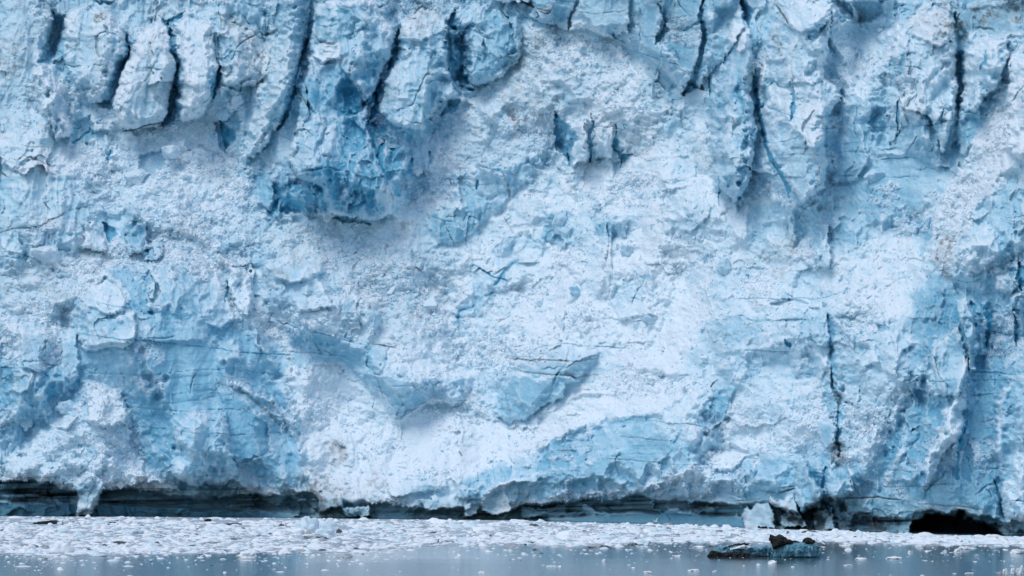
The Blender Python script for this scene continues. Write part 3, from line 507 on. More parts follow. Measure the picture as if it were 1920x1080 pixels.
SMOOTH = [[(150,640),(260,600),(430,600),(500,650),(560,760),(566,900),(440,900),(420,780),(340,780),(330,900),(260,890),(240,760),(200,720)],
 [(945,640),(1130,660),(1100,706),(1045,745),(1000,782),(940,785),(945,735)],[(515,600),(740,650),(860,712),(860,757),(752,792),(660,692)],
 [(1640,290),(1740,280),(1780,330),(1700,400),(1580,420),(1560,340)],[(1800,680),(1910,690),(1900,900),(1830,960),(1760,950),(1800,850)],[(1430,235),(1490,240),(1540,290),(1550,350),(1490,400),(1430,330)],
 [(0,600),(90,600),(100,700),(0,780)],[(1190,0),(1400,0),(1390,120),(1290,180),(1200,120)],[(1000,0),(1185,0),(1170,70),(1000,40)],[(1080,830),(1240,800),(1250,880),(1100,920)],[(960,935),(1300,930),(1400,960),(1380,990),(960,980)]]

# the big masses: (outline, how far they stand out in m, run of their sloping sides in px); negative ones are gullies and bowls
MASSES = [
 ([(590,-60),(735,-60),(742,60),(735,110),(700,190),(705,250),(790,300),(760,420),(500,412),(505,350),(560,230),(570,120)],7.5,70),
 ([(515,-60),(585,-60),(578,60),(560,130),(545,200),(470,310),(440,300),(480,200),(505,100)],7,34),
 ([(745,20),(840,20),(848,150),(880,190),(830,200),(800,260),(740,300),(715,220),(720,150)],5,42),
 ([(858,-60),(990,-60),(985,90),(940,150),(870,165)],4,40),
 ([(990,-60),(1400,-60),(1350,120),(1290,185),(1225,130),(1140,75),(1060,58),(990,40)],6,40),
 ([(255,50),(325,40),(335,115),(312,230),(262,246),(205,210),(235,120)],5,24),([(326,40),(400,40),(412,120),(385,218),(330,228)],4,22),
 ([(110,20),(200,25),(245,65),(235,100),(205,192),(165,200),(110,120)],5,40),([(70,112),(112,145),(138,255),(100,270),(55,165)],4,22),([(408,50),(440,35),(490,60),(512,120),(480,172),(410,182)],4,30),
 ([(985,40),(1100,36),(1165,95),(1220,150),(1270,205),(1190,300),(1100,310),(1030,240),(900,260),(860,220),(940,130)],7,90),
 ([(1335,60),(1385,20),(1424,60),(1424,250),(1400,390),(1335,360)],7,30),([(1428,100),(1460,0),(1570,0),(1562,140),(1590,190),(1555,380),(1480,470),(1425,330)],8,52),
 ([(1665,60),(1745,0),(1798,20),(1800,230),(1765,330),(1690,290),(1650,200)],7,55),([(1802,90),(1895,60),(1885,150),(1830,230),(1802,220)],5,30),([(1885,100),(2100,60),(2100,420),(1800,520),(1780,430),(1850,270)],8,60),
 ([(1740,480),(1800,420),(1925,420),(2050,460),(2050,560),(1920,570),(1800,540)],4,45),([(1700,640),(1790,560),(1860,560),(1840,720),(1810,820),(1740,920),(1690,900),(1740,760)],5,40),
 ([(1866,690),(1910,640),(2100,640),(2100,1000),(1885,1000),(1866,880)],7,45),([(1575,600),(1700,590),(1730,680),(1690,860),(1600,930),(1575,860)],5,60),
 ([(150,545),(200,505),(330,470),(440,520),(490,620),(560,770),(575,935),(300,940),(240,900),(230,760),(150,690)],10,95),
 ([(145,730),(190,712),(230,730),(245,780),(250,860),(300,905),(200,930),(0,915),(0,860),(90,790)],5,45),([(320,770),(430,765),(440,860),(460,915),(300,915)],5,32),
 ([(490,480),(610,480),(720,560),(740,650),(860,710),(860,760),(800,750),(745,800),(660,690),(540,650),(480,560)],5,50),
 ([(940,630),(1140,655),(1090,712),(1045,748),(1000,790),(930,780),(940,720)],4,34),([(1000,850),(1150,785),(1290,710),(1345,720),(1350,860),(1480,870),(1480,925),(1100,945),(880,950),(900,890)],6,60),
 ([(1335,590),(1480,570),(1555,600),(1560,700),(1430,690),(1380,740),(1330,700)],4,50),([(0,270),(120,275),(180,420),(150,470),(0,510)],4,50),([(0,590),(90,590),(150,620),(150,720),(60,800),(0,800)],5,34),
 ([(1480,850),(1560,860),(1610,890),(1600,950),(1490,970)],4,30),([(1225,320),(1330,330),(1420,400),(1420,470),(1330,480),(1240,430)],4,45),
 ([(560,-60),(600,-60),(590,60),(572,130),(556,190),(548,180),(560,110)],-3,12),([(340,200),(450,190),(470,330),(430,440),(380,420),(300,330)],-4,45),([(1560,0),(1690,0),(1680,100),(1620,190),(1575,130)],-7,40),
 ([(570,690),(650,700),(740,800),(700,930),(600,930),(560,820)],-4,50),([(1555,200),(1650,200),(1640,420),(1560,430)],-1.2,35),([(840,40),(884,50),(890,160),(850,160)],-5,20),([(90,10),(130,30),(120,115),(70,120)],-5,22),
 ([(100,560),(150,560),(140,700),(70,740)],-4,25),([(760,480),(900,480),(900,640),(1000,780),(900,770),(800,700)],-4,60),([(1240,460),(1330,470),(1330,600),(1230,690),(1180,680)],-4,50),([(1410,470),(1540,480),(1560,580),(1440,600)],-2,40),
]

# ------------------------------------------------------------------ the wall: a depth for every direction, on a fine grid that widens outside the picture
STEP = 1.35
def axis(lo, hi, far_lo, far_hi):
    a = np.arange(lo, hi, STEP)
    up = [hi]; s = STEP * 1.5
    while up[-1] < far_hi: up.append(up[-1] + s); s = min(s * 1.12, 30)
    dn = [lo]; s = STEP * 1.5
    while dn[-1] > far_lo: dn.append(dn[-1] - s); s = min(s * 1.12, 30)
    return np.array(dn[:0:-1] + list(a) + up, np.float64)
us = axis(-60, 1980, -1300, 3200); vs = axis(-40, 1016, -420, 1030)
M = FPX / 780.0                                             # photo pixels per metre on the wall
U, V = np.meshgrid(us, vs)
U = U.astype(F32); V = V.astype(F32)
w1 = fbm(U / 34, V / 34, 5, 3); w2 = fbm(U / 34, V / 34, 9, 3)
w3 = fbm(U / 7, V / 7, 6, 2); w4 = fbm(U / 7, V / 7, 10, 2)
UW = U + w1 * 14 + w3 * 4.0; VW = V + w2 * 14 + w4 * 4.0
UB2 = U + w1 * 6 + w3 * 3.4; VB2 = V + w2 * 6 + w4 * 3.4      # uneven edges for every outline

def paint(us_, vs_, Ux, Vx, chans, zones, pads=60, jitter=None):
    for poly, soft, snow, rub, lean, blue, dirt, fwd in zones:
        sl_ = box_of(us_, vs_, poly, soft * 2 + pads)
        X = Ux[sl_]; Y = Vx[sl_]
        if X.size == 0: continue
        d, _, ins = seg_dist(X, Y, poly, True)
        sd = np.where(ins, d, -d)
        if jitter is None: m = sstep(-soft * .5, soft * .5, sd)
        else:
            s2 = max(soft * 1.4, 9); m = sstep(-s2, s2, sd + jitter[sl_] * s2 * 1.5)
        for k, val in (('snow', snow), ('rub', rub), ('lean', lean), ('blue', blue), ('dirt', dirt)):
            if k in chans: chans[k][sl_] += (val - chans[k][sl_]) * m
        if 'fwd' in chans: chans['fwd'][sl_] += fwd * sstep(-soft * .3, soft * 1.2, sd)
def blank(shape): return {'snow': np.full(shape, .34, F32), 'rub': np.full(shape, .25, F32), 'lean': np.full(shape, .30, F32), 'blue': np.full(shape, .28, F32), 'dirt': np.full(shape, .04, F32), 'fwd': np.zeros(shape, F32)}

# coarse pass: leaning slopes and upright cliffs, joined into one surface (screened Poisson)
CS = 5.0
cu = np.arange(-1320, 3230, CS); cv = np.arange(-440, 1040, CS)
CU, CV = np.meshgrid(cu, cv); CU = CU.astype(F32); CV = CV.astype(F32)
ch = blank(CU.shape); paint(cu, cv, CU, CV, ch, ZONES, 10)
GU = np.array([-1400, 0, 320, 640, 960, 1280, 1600, 1920, 3300], float)
GV = np.array([-450, 0, 200, 400, 600, 800, 960, 1040], float)
GD = np.array([[88,92,96,86,104,98,86,70,60],
               [66,70,74,60,82,74,60,46,40],
               [54,58,64,48,66,64,48,38,32],
               [40,42,44,38,52,52,42,27,24],
               [26,24,13,32,40,38,30,15,14],
               [12,10, 5,20,24,21,13, 6, 6],
               [1,1,1,1,1,1,1,1,1],
               [0,0,0,0,0,0,0,0,0]], float)
tmp = np.array([np.interp(cu, GU, row) for row in GD])
d0 = np.array([np.interp(cv, GV, tmp[:, i]) for i in range(len(cu))]).T
def blur(a, r):
    for ax in (0, 1):
        k = np.ones(2 * r + 1) / (2 * r + 1)
        for _ in range(2):
            p = np.pad(a, [(r, r) if i == ax else (0, 0) for i in (0, 1)], mode='edge')
            c = np.cumsum(p, axis=ax); z = np.zeros_like(np.take(c, [0], ax))
            c = np.concatenate([z, c], ax); n = a.shape[ax]
            a = (np.take(c, range(2 * r + 1, 2 * r + 1 + n), ax) - np.take(c, range(0, n), ax)) / (2 * r + 1)
    return a
d0 = blur(d0, 9)
px = CS / M
lean = (ch['lean'].astype(float) - .3) * 1.5 + .22
gy = -(lean * px + fbm(CU / 60, CV / 60, 31, 3) * .35 * px)          # change of depth per row (downwards = nearer)
gx = (fbm(CU / 55, CV / 230, 41, 3) * 2.3 * (1 - ch['rub']) + fbm(CU / 80, CV / 90, 43, 3) * .7) * px
H, W = CU.shape
def even(a): 
    a = np.concatenate([a, a[:, ::-1]], 1); return np.concatenate([a, a[::-1]], 0)
div = np.zeros((H, W))
div[:, 1:] += gx[:, :-1]; div[:, 1:] -= 0; div[:, :-1] -= gx[:, :-1]
div[1:, :] += gy[:-1, :]; div[:-1, :] -= gy[:-1, :]
lam = (px / 22.0) ** 2
rhs = np.fft.fft2(even(div + lam * d0))
ky = 2 - 2 * np.cos(2 * np.pi * np.arange(2 * H) / (2 * H)); kx = 2 - 2 * np.cos(2 * np.pi * np.arange(2 * W) / (2 * W))
D0 = np.real(np.fft.ifft2(rhs / (ky[:, None] + kx[None] + lam)))[:H, :W]
fi = np.clip((us - cu[0]) / CS, 0, W - 1.001); fj = np.clip((vs - cv[0]) / CS, 0, H - 1.001)
ii = fi.astype(int); jj = fj.astype(int); fi = (fi - ii)[None]; fj = (fj - jj)[:, None]
back = ((D0[jj][:, ii] * (1 - fi) + D0[jj][:, ii + 1] * fi) * (1 - fj) + (D0[jj + 1][:, ii] * (1 - fi) + D0[jj + 1][:, ii + 1] * fi) * fj).astype(F32)
back *= sstep(1012, 965, V) ** .5

# fine pass
A = blank(U.shape); paint(us, vs, UW, VW, A, ZONES, 50, fbm(U / 20, V / 15, 53, 4, .65))
patch = fbm(U / 90, V / 60, 51, 4); fine_n = fbm(U / 14, V / 10, 52, 3)
A['rub'] = np.clip(A['rub'] + .55 * sstep(.12, .45, patch + .35 * fine_n) * (1 - A['rub']), 0, 1)
A['snow'] = np.clip(A['snow'] + .30 * sstep(.05, .5, patch + .4 * fine_n), 0, 1)
fwd = A['fwd'].copy()
for poly, hgt, run in MASSES:
    s_ = box_of(us, vs, poly, 45)
    d, t, ins = seg_dist(UW[s_], VW[s_], poly, True)
    k_ = np.clip(np.where(ins, d, 0) / (run * (1 + .35 * w2[s_])), 0, 1)
    fwd[s_] += hgt * k_ * 1.05
keep = np.zeros(U.shape, F32)                                # pieces that stand in front of the dirty foot
flat = np.zeros(U.shape, F32)                                # 1 where a clean broken face keeps its plane
tag_id = np.full(U.shape, -1, np.int16)
NOT_KEPT = (35,)
for i, (poly, f, soft, tone, name, label) in enumerate(BLOCKS):
    s_ = box_of(us, vs, poly, 55)
    X, Y = UB2[s_], VB2[s_]
    d, _, ins = seg_dist(X, Y, poly, True)
    sd = np.where(ins, d, -d)
    pa = np.array(poly, float); c_ = pa.mean(0); sz = np.ptp(pa, axis=0) / 2
    rr_ = np.random.default_rng(700 + i); tu, tv = rr_.uniform(-.2, .5), rr_.uniform(.1, .55)
    face = np.clip(.85 + tu * (X - c_[0]) / sz[0] + tv * (Y - c_[1]) / sz[1], .25, 2.0)
    fwd[s_] += f * face * (1.3 * sstep(-.5, 2.5, sd) + .55 * np.clip(sd / 9, 0, 1))
    m = sstep(-5, 6, sd + 8 * fine_n[s_])
    A['rub'][s_] *= 1 - .75 * m
    if tone:
        for k, val in zip(('snow', 'blue', 'dirt'), tone): A[k][s_] += (val - A[k][s_]) * m * .85
    if c_[1] > 890 and i not in NOT_KEPT: keep[s_] = np.maximum(keep[s_], sstep(-1, 3, sd))
    t = tag_id[s_]; t[(sd > 0) & (t < 0)] = i
for fi_, (poly, f, su, sv, sn_, bl_, di_) in enumerate(FACETS):
    s_ = box_of(us, vs, poly, 20)
    X, Y = UB2[s_], VB2[s_]
    d, _, ins = seg_dist(X, Y, poly, True)
    sd = np.where(ins, d, -d); m = sstep(-1.0, 4.5, sd); mc = sstep(-4, 7, sd + 9 * fine_n[s_]); c_ = np.array(poly, float).mean(0)
    fwd[s_] += m * (.75 * f + 1.2 * (su * (X - c_[0]) + sv * (c_[1] - Y)) / M)
    for k, val in (('snow', sn_), ('blue', bl_), ('dirt', di_)): A[k][s_] += (val - A[k][s_]) * mc * .65
    A['rub'][s_] *= 1 - mc * (.5 if sn_ > .5 else .8)
    flat[s_] = np.maximum(flat[s_], m * .40)
    if c_[1] > 895 and f > .7 and (540 < c_[0] < 720 or 840 < c_[0] < 960 or 1440 < c_[0] < 1580): keep[s_] = np.maximum(keep[s_], sstep(-1, 3, sd))
for pts, w_, hgt, sn_ in CRESTS:
    s_ = box_of(us, vs, pts, w_ * 2 + 30)
    d, t, _ = seg_dist(UB2[s_], VB2[s_], pts, False)
    wob_ = w_ * (1 + .5 * w1[s_])
    tent = np.clip(1 - d / wob_, 0, 1) * sstep(0, .3, t + .12) * sstep(len(pts) - 1, len(pts) - 1.3, t - .12)
    fwd[s_] += hgt * (.75 + .6 * w2[s_] * 2) * tent
    A['snow'][s_] = np.maximum(A['snow'][s_], sn_ * sstep(.25, .8, tent))
rub = A['rub']

# ice surfaces: ridges, scoops, blocks, flutes and layers
def ridged(x, y, s, n=3, p=2.0):
    o = 0; a = 1.0; t = 0
    for i in range(n):
        o = o + a * (1 - np.abs(vnoise(x, y, s + i * 13))) ** p; t += a
        x = x * 2.1 + 7.7; y = y * 2.1 + 3.1; a *= .5
    return (o / t).astype(F32)
Wu = U + w1 * 22; Wv = V + w2 * 22
smooth_m = np.zeros(U.shape, F32)
for poly in SMOOTH:
    s_ = box_of(us, vs, poly, 60)
    d, t, ins = seg_dist(UW[s_], VW[s_], poly, True)
    smooth_m[s_] = np.maximum(smooth_m[s_], sstep(-20, 25, np.where(ins, d, -d)))
lively = .55 + .75 * sstep(-.35, .4, fbm(U / 120, V / 120, 91, 3))
crumbly = sstep(.0, .5, fbm(U / 60, V / 60, 93, 4))
ice = (ridged((Wu + .35 * V) / 115, Wv / 200, 95, 3) - .55) * 4.2 * lively
dm, tone_a = cells(Wu / 95, Wv / 160, 101, 'dome', 1.35, .9, .40, ids=True); ice += (dm - .6) * (2.9 + 1.4 * sstep(460, 340, V))
dm, tone_b = cells(Wu / 58, Wv / 100, 111, 'dome', 1.2, .9, .45, ids=True); ice -= (dm - .6) * 2.5 * lively
Wu = U + w1 * 7 + w3 * 1.2; Wv = V + w2 * 7 + w4 * 1.2
dm, tone_c = cells(Wu / 46, Wv / 82, 116, 'block', .9, .9, .7, ids=True); ice += (dm - .1) * 1.6 * lively
dm, tone_d = cells(Wu / 28, Wv / 46, 121, 'dome', 1.2, .9, .5, ids=True); ice -= (dm - .6) * 1.25 * lively
ice += (cells(Wu / 24, Wv / 30, 131, 'block', .7) - .1) * .55 * crumbly
ice -= (cells(Wu / 12, Wv / 15, 141, 'dome', .9) - .4) * (.12 + .34 * crumbly)
ice += (ridged((U + w3 * 4 - .3 * V) / 26, (V + w4 * 4) / 44, 145, 3) - .55) * (.30 + .8 * crumbly)
ice += fbm(U / 16 + w1, V / 120, 151, 3) * .45
ice += (cells((U + w1 * 4 + w3) / 15, (V + w2 * 4 + w4) / 21, 153, 'block', 1.2, .9, .8) - .1) * .55 * lively
facet = (1 - .6 * smooth_m) * ((tone_a - .5) * .5 + (tone_b - .5) * .6 + (tone_c - .5) * .45 + (tone_d - .5) * .45)
strata = vnoise(U / 420 + w2 * .6, (V + w2 * 5 + U * .03) / 4.2, 161) * .6 + vnoise(U / 300, (V + w1 * 5) / 11, 162)
ice += strata * .10 + fbm(U / 5, V / 5, 171, 3) * (.06 + .16 * crumbly)
# broken ice and snow
rough_n = .12 + 1.1 * sstep(-.3, .45, fbm(U / 70, V / 50, 195, 4))
crumb = fbm(U / 75, V / 50, 241, 5, .55) * 3.4
crumb += (cells(Wu / 37, Wv / 28, 201, 'dome', .6) - .3) * 1.2 * rough_n
crumb += (cells((U + w3 * 4) / 19, (V + w4 * 4) / 14, 211, 'block', .6) - .05) * .55 * rough_n
crumb += fbm(U / 8, V / 7, 235, 4, .7) * .30
soft_s = fbm(U / 50, V / 34, 251, 5, .55) * 1.5 + fbm(U / 6, V / 5, 255, 3, .7) * .16 + (cells(U / 4.9, V / 4.2, 271, 'dome', .5) - .3) * .12
sm = sstep(.55, .95, A['snow'] - .35 * rub + .12 * patch)                     # smooth packed snow
loose = crumb * rub + soft_s * (1 - rub)
mix_ = np.clip(np.maximum(rub * 1.25, sm), 0, 1)
near = 1 - .35 * sstep(900, 960, V)
for poly in SMOOTH:                                             # clean sheer faces
    s_ = box_of(us, vs, poly, 60)
    d, t, ins = seg_dist(UW[s_], VW[s_], poly, True)
    flat[s_] = np.maximum(flat[s_], .70 * sstep(-20, 25, np.where(ins, d, -d)))
pil_m = np.clip(sstep(520, 380, V) * .9 + sstep(1540, 1640, U) * .9 + sstep(150, 90, U) * .5, 0, 1)
ice += pil_m * ((ridged((U + w1 * 8 + w3 * 2 + .10 * V) / 44, (V + w2 * 8) / 230, 147, 3, 1.2) - .6) * 3.2 + (ridged((U + w1 * 5 + w3 * 2 + .05 * V) / 17, (V + w2 * 6) / 90, 149, 2, 1.1) - .6) * 1.1)
ice *= 1 - flat
fw = fwd + (ice * (1 - mix_) + loose * mix_ + .25 * ice * mix_) * near

# gaps and seams
gap_b = np.zeros(U.shape, F32); seam_b = np.zeros(U.shape, F32); seam_d = np.zeros(U.shape, F32)
US = U + w1 * 5 + w3 * 2.6; VS = V + w2 * 5 + w4 * 2.6
for gi, (pts, depth, blue) in enumerate(GAPS):
    s_ = box_of(us, vs, pts, 60)
    X, Y = US[s_], VS[s_]
    d, t, _ = seg_dist(X, Y, pts, False)
    n_ = len(pts)
    wd = np.interp(t, range(n_), [p[2] for p in pts]).astype(F32)
    wd *= (.35 + .65 * sstep(0, .8, t) * sstep(n_ - 1, n_ - 1.8, t)) * (1 + .7 * fine_n[s_])
    ax = np.interp(t, range(n_), [p[0] for p in pts])
    sgn = -1.0 if gi in (0, 2, 4, 14, 30, 37) else 1.0            # the side whose inner wall is seen
    side = (X - ax) * sgn
    far = np.where(side > 0, wd * 2.0, wd * .35 + 1.2)
    m = np.clip(1 - d / far, 0, 1) ** np.where(side > 0, 1.1, .6)
    fw[s_] -= depth * .38 * m * (.55 + .45 * sstep(-.5, .4, fbm(X / 22, Y / 30, 360 + gi, 2)))
    g_ = sstep(.02, .35, m)
    gap_b[s_] = np.maximum(gap_b[s_], blue * g_ * .9)
    A['snow'][s_] *= 1 - g_; A['dirt'][s_] *= 1 - g_; A['rub'][s_] *= 1 - g_
layers = sstep(.50, .82, vnoise(U / 380 + w2 * .5, (V + w2 * 6 + .05 * U + 10 * fbm(U / 260, V / 260, 341, 2)) / 5.5, 343)) * sstep(-.1 - .5 * flat, .4 - .5 * flat, fbm(U / 110, V / 30, 345, 3)) * (1 - mix_)
fw -= layers * .16; seam_b = np.maximum(seam_b, layers * .42)
broken = sstep(-.55, .1, fbm(U / 26, V / 26, 301, 3))
hair = np.maximum(sstep(.948, .985, 1 - np.abs(vnoise((U + .5 * V + w1 * 14) / 75, (V + w2 * 14) / 140, 331))), sstep(.965, .992, 1 - np.abs(vnoise((U - .6 * V + w2 * 14) / 60, (V + w1 * 14) / 90, 335)))) * sstep(.0, .5, fbm(U / 50, V / 60, 337, 3)) * (1 - mix_)
fw -= hair * .65; seam_b = np.maximum(seam_b, hair * .75); seam_d = np.maximum(seam_d, hair * .75 * sstep(330, 200, V) * sstep(-.1, .3, fbm(U / 40, V / 40, 339, 2)))
for pts, wd, blue, dirt in SEAMS:
    s_ = box_of(us, vs, pts, 30)
    d, t, _ = seg_dist(U[s_] + w1[s_] * 4 + w3[s_] * 1.2, V[s_] + w2[s_] * 4 + w4[s_] * 1.2, pts, False)
    tip = sstep(0, .35, t) * sstep(len(pts) - 1, len(pts) - 1.35, t) * .6 + .4
    m = sstep(wd * .75, wd * .15, d / tip) * (.35 + .65 * broken[s_])
    fw[s_] -= m * .28
    if dirt < .5:
        m2 = sstep(wd * 2.6, 0, d) * .22 * blue
        seam_b[s_] = np.maximum(seam_b[s_], np.maximum(blue * m, m2))
    seam_d[s_] = np.maximum(seam_d[s_], dirt * m)
# silt
silt_n = sstep(-.05, .5, fbm(U / 9, V / 7, 311, 4) + .3 * fbm(U / 3, V / 3, 312, 2))
silt = np.zeros(U.shape, F32)
for (x, y, rx, ry, a_) in SILT:
    s_ = box_of(us, vs, [(x - rx * 2, y - ry * 2), (x + rx * 2, y + ry * 2)], 5)
    q = ((UW[s_] - x) / rx) ** 2 + ((VW[s_] - y) / ry) ** 2
    silt[s_] = np.maximum(silt[s_], a_ * (1.5 if y < 260 else 1.1) * sstep(1.7, .2, q))
dirt = np.clip(np.maximum(A['dirt'] * (.25 + .75 * silt_n), np.maximum(silt * (.25 + .9 * silt_n), seam_d)), 0, 1)

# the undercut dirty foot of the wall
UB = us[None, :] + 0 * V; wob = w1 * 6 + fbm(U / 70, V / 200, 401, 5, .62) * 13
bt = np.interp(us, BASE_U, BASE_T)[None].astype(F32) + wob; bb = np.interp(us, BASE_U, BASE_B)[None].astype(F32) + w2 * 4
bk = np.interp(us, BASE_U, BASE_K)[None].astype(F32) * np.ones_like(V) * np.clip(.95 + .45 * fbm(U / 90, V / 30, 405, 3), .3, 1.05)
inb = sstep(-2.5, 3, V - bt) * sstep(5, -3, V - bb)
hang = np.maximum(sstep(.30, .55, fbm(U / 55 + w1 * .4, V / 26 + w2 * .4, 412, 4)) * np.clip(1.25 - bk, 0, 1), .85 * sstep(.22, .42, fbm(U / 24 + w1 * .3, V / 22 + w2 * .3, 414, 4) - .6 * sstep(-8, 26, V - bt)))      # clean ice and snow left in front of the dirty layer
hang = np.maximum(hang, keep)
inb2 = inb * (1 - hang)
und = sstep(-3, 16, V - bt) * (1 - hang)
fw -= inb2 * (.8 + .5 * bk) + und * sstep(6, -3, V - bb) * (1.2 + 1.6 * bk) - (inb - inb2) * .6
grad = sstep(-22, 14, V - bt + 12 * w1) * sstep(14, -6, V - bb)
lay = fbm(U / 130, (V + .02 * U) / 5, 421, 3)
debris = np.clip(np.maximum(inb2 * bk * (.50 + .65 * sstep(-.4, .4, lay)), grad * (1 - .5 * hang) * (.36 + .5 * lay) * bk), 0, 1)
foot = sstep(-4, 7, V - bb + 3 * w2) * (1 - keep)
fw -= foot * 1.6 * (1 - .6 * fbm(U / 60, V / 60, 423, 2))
above = sstep(-60, -4, V - bt) * (1 - inb) * (1 - foot)
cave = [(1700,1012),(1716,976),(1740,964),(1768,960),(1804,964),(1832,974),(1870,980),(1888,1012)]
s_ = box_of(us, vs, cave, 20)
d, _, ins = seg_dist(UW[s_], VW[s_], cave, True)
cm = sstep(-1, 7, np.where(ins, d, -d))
fw[s_] -= cm * 9; debris[s_] = np.maximum(debris[s_], cm)  # cave shade is painted too: its whole mouth is blackened through this mask

for poly, k0 in (([(1445,940),(1500,952),(1530,930),(1560,928),(1600,950),(1700,968),(1695,1000),(1450,994)], .85), ([(545,925),(600,915),(650,940),(690,975),(560,972)], .6), ([(1550,830),(1585,815),(1590,870),(1555,870)], .6), ([(620,820),(645,815),(640,875),(622,870)], .45)):
    s_ = box_of(us, vs, poly, 20)
    d, _, ins = seg_dist(UW[s_], VW[s_], poly, True)
    debris[s_] = np.maximum(debris[s_], k0 * sstep(-6, 12, np.where(ins, d, -d)) * sstep(-.45, .25, fbm(U[s_] / 14, V[s_] / 9, 461, 4)))
depth = (wl_Y(us)[None] + back - fw).astype(np.float64)
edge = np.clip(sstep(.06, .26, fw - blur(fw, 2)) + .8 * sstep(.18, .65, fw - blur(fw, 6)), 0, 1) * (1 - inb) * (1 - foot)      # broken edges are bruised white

# ------------------------------------------------------------------ material masks on the wall
tx, tz = np.gradient(depth, us, axis=1), np.gradient(depth, vs, axis=0)
leanback = np.clip(-tz * M, -3, 3)                                  # >0 where the surface tips up to the sky: old weathered snow lies there
snow = np.clip(A['snow'] + .32 * sstep(.4, 1.6, blur(leanback, 2)) * (1 - .8 * A['blue']) + .10 * fine_n + .10 * patch - .16 - .45 * facet * (1 - sm), 0, 1)
rubw = A['rub']
snow = np.clip(np.maximum(snow, rubw * .72 + .26 * fine_n * rubw), 0, 1)
speck = sstep(.62, .80, cells((U + w3 * 2) / 8.5, (V + w4 * 2) / 7, 221, 'block', .6))           # single blue or grey chunks among the white
snow = snow * (1 - .45 * rubw * sstep(.15, .55, fbm(U / 11, V / 9, 431, 2)))
blue = np.clip(A['blue'] * (1.15 + .35 * patch + .10 * fine_n + .7 * facet) + .10 * facet * (1 - rubw) + .10 * strata * (A['blue'] > .2), 0, 1)
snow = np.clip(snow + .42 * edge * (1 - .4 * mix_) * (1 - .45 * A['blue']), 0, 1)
snow *= 1 - np.maximum(gap_b, seam_b); snow *= 1 - .85 * foot; snow *= 1 - inb2
blue = np.maximum(blue, np.maximum(gap_b, seam_b))
blue = np.maximum(blue, foot * .9 + above * .35)
grit = sstep(.30, .55, fbm(U / 3.2, V / 2.8, 451, 2)) * sstep(-.2, .35, fbm(U / 45, V / 35, 453, 3))
dirt = np.clip(np.maximum(dirt, (speck * rubw * .16).astype(F32)) + grit * (.03 + .7 * np.clip(A['dirt'] - .06, 0, 1)) * np.clip(.3 + rubw, 0, 1), 0, 1)
dirt = np.maximum(dirt, foot * .30)
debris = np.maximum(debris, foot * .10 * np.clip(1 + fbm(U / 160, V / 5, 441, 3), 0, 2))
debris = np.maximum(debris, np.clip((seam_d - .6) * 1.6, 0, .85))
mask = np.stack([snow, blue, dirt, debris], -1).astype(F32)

# ------------------------------------------------------------------ materials
def newmat(name):
    m = bpy.data.materials.new(name); m.use_nodes = True
    n = m.node_tree.nodes; b = n['Principled BSDF']
    return m, m.node_tree, n, b
def mixc(t, fac, a, b, kind='MIX'):
    x = t.nodes.new('ShaderNodeMix'); x.data_type = 'RGBA'; x.blend_type = kind
    for sock, val in ((x.inputs[0], fac), (x.inputs[6], a), (x.inputs[7], b)):
        if isinstance(val, (int, float)): sock.default_value = val
        elif isinstance(val, tuple): sock.default_value = (*val, 1)
        else: t.links.new(val, sock)
    return x.outputs[2]
def math_(t, op, a, b=None):
    x = t.nodes.new('ShaderNodeMath'); x.operation = op
    for sock, val in zip(x.inputs, (a, b)):
        if val is None: continue
        if isinstance(val, (int, float)): sock.default_value = val
        else: t.links.new(val, sock)
    return x.outputs[0]
def noise_(t, scale, detail=4, sx=(1, 1, 1)):
    co = t.nodes.new('ShaderNodeTexCoord'); mp = t.nodes.new('ShaderNodeMapping'); mp.inputs['Scale'].default_value = sx
    t.links.new(co.outputs['Object'], mp.inputs['Vector'])
    n = t.nodes.new('ShaderNodeTexNoise'); n.inputs['Scale'].default_value = scale; n.inputs['Detail'].default_value = detail
    t.links.new(mp.outputs[0], n.inputs['Vector'])
    return n.outputs[0]
ICE_LIGHT, ICE_DEEP, SNOW, SILTC, BLACK = (.48, .765, .885), (.055, .35, .53), (.79, .875, .925), (.165, .17, .165), (.008, .012, .018)
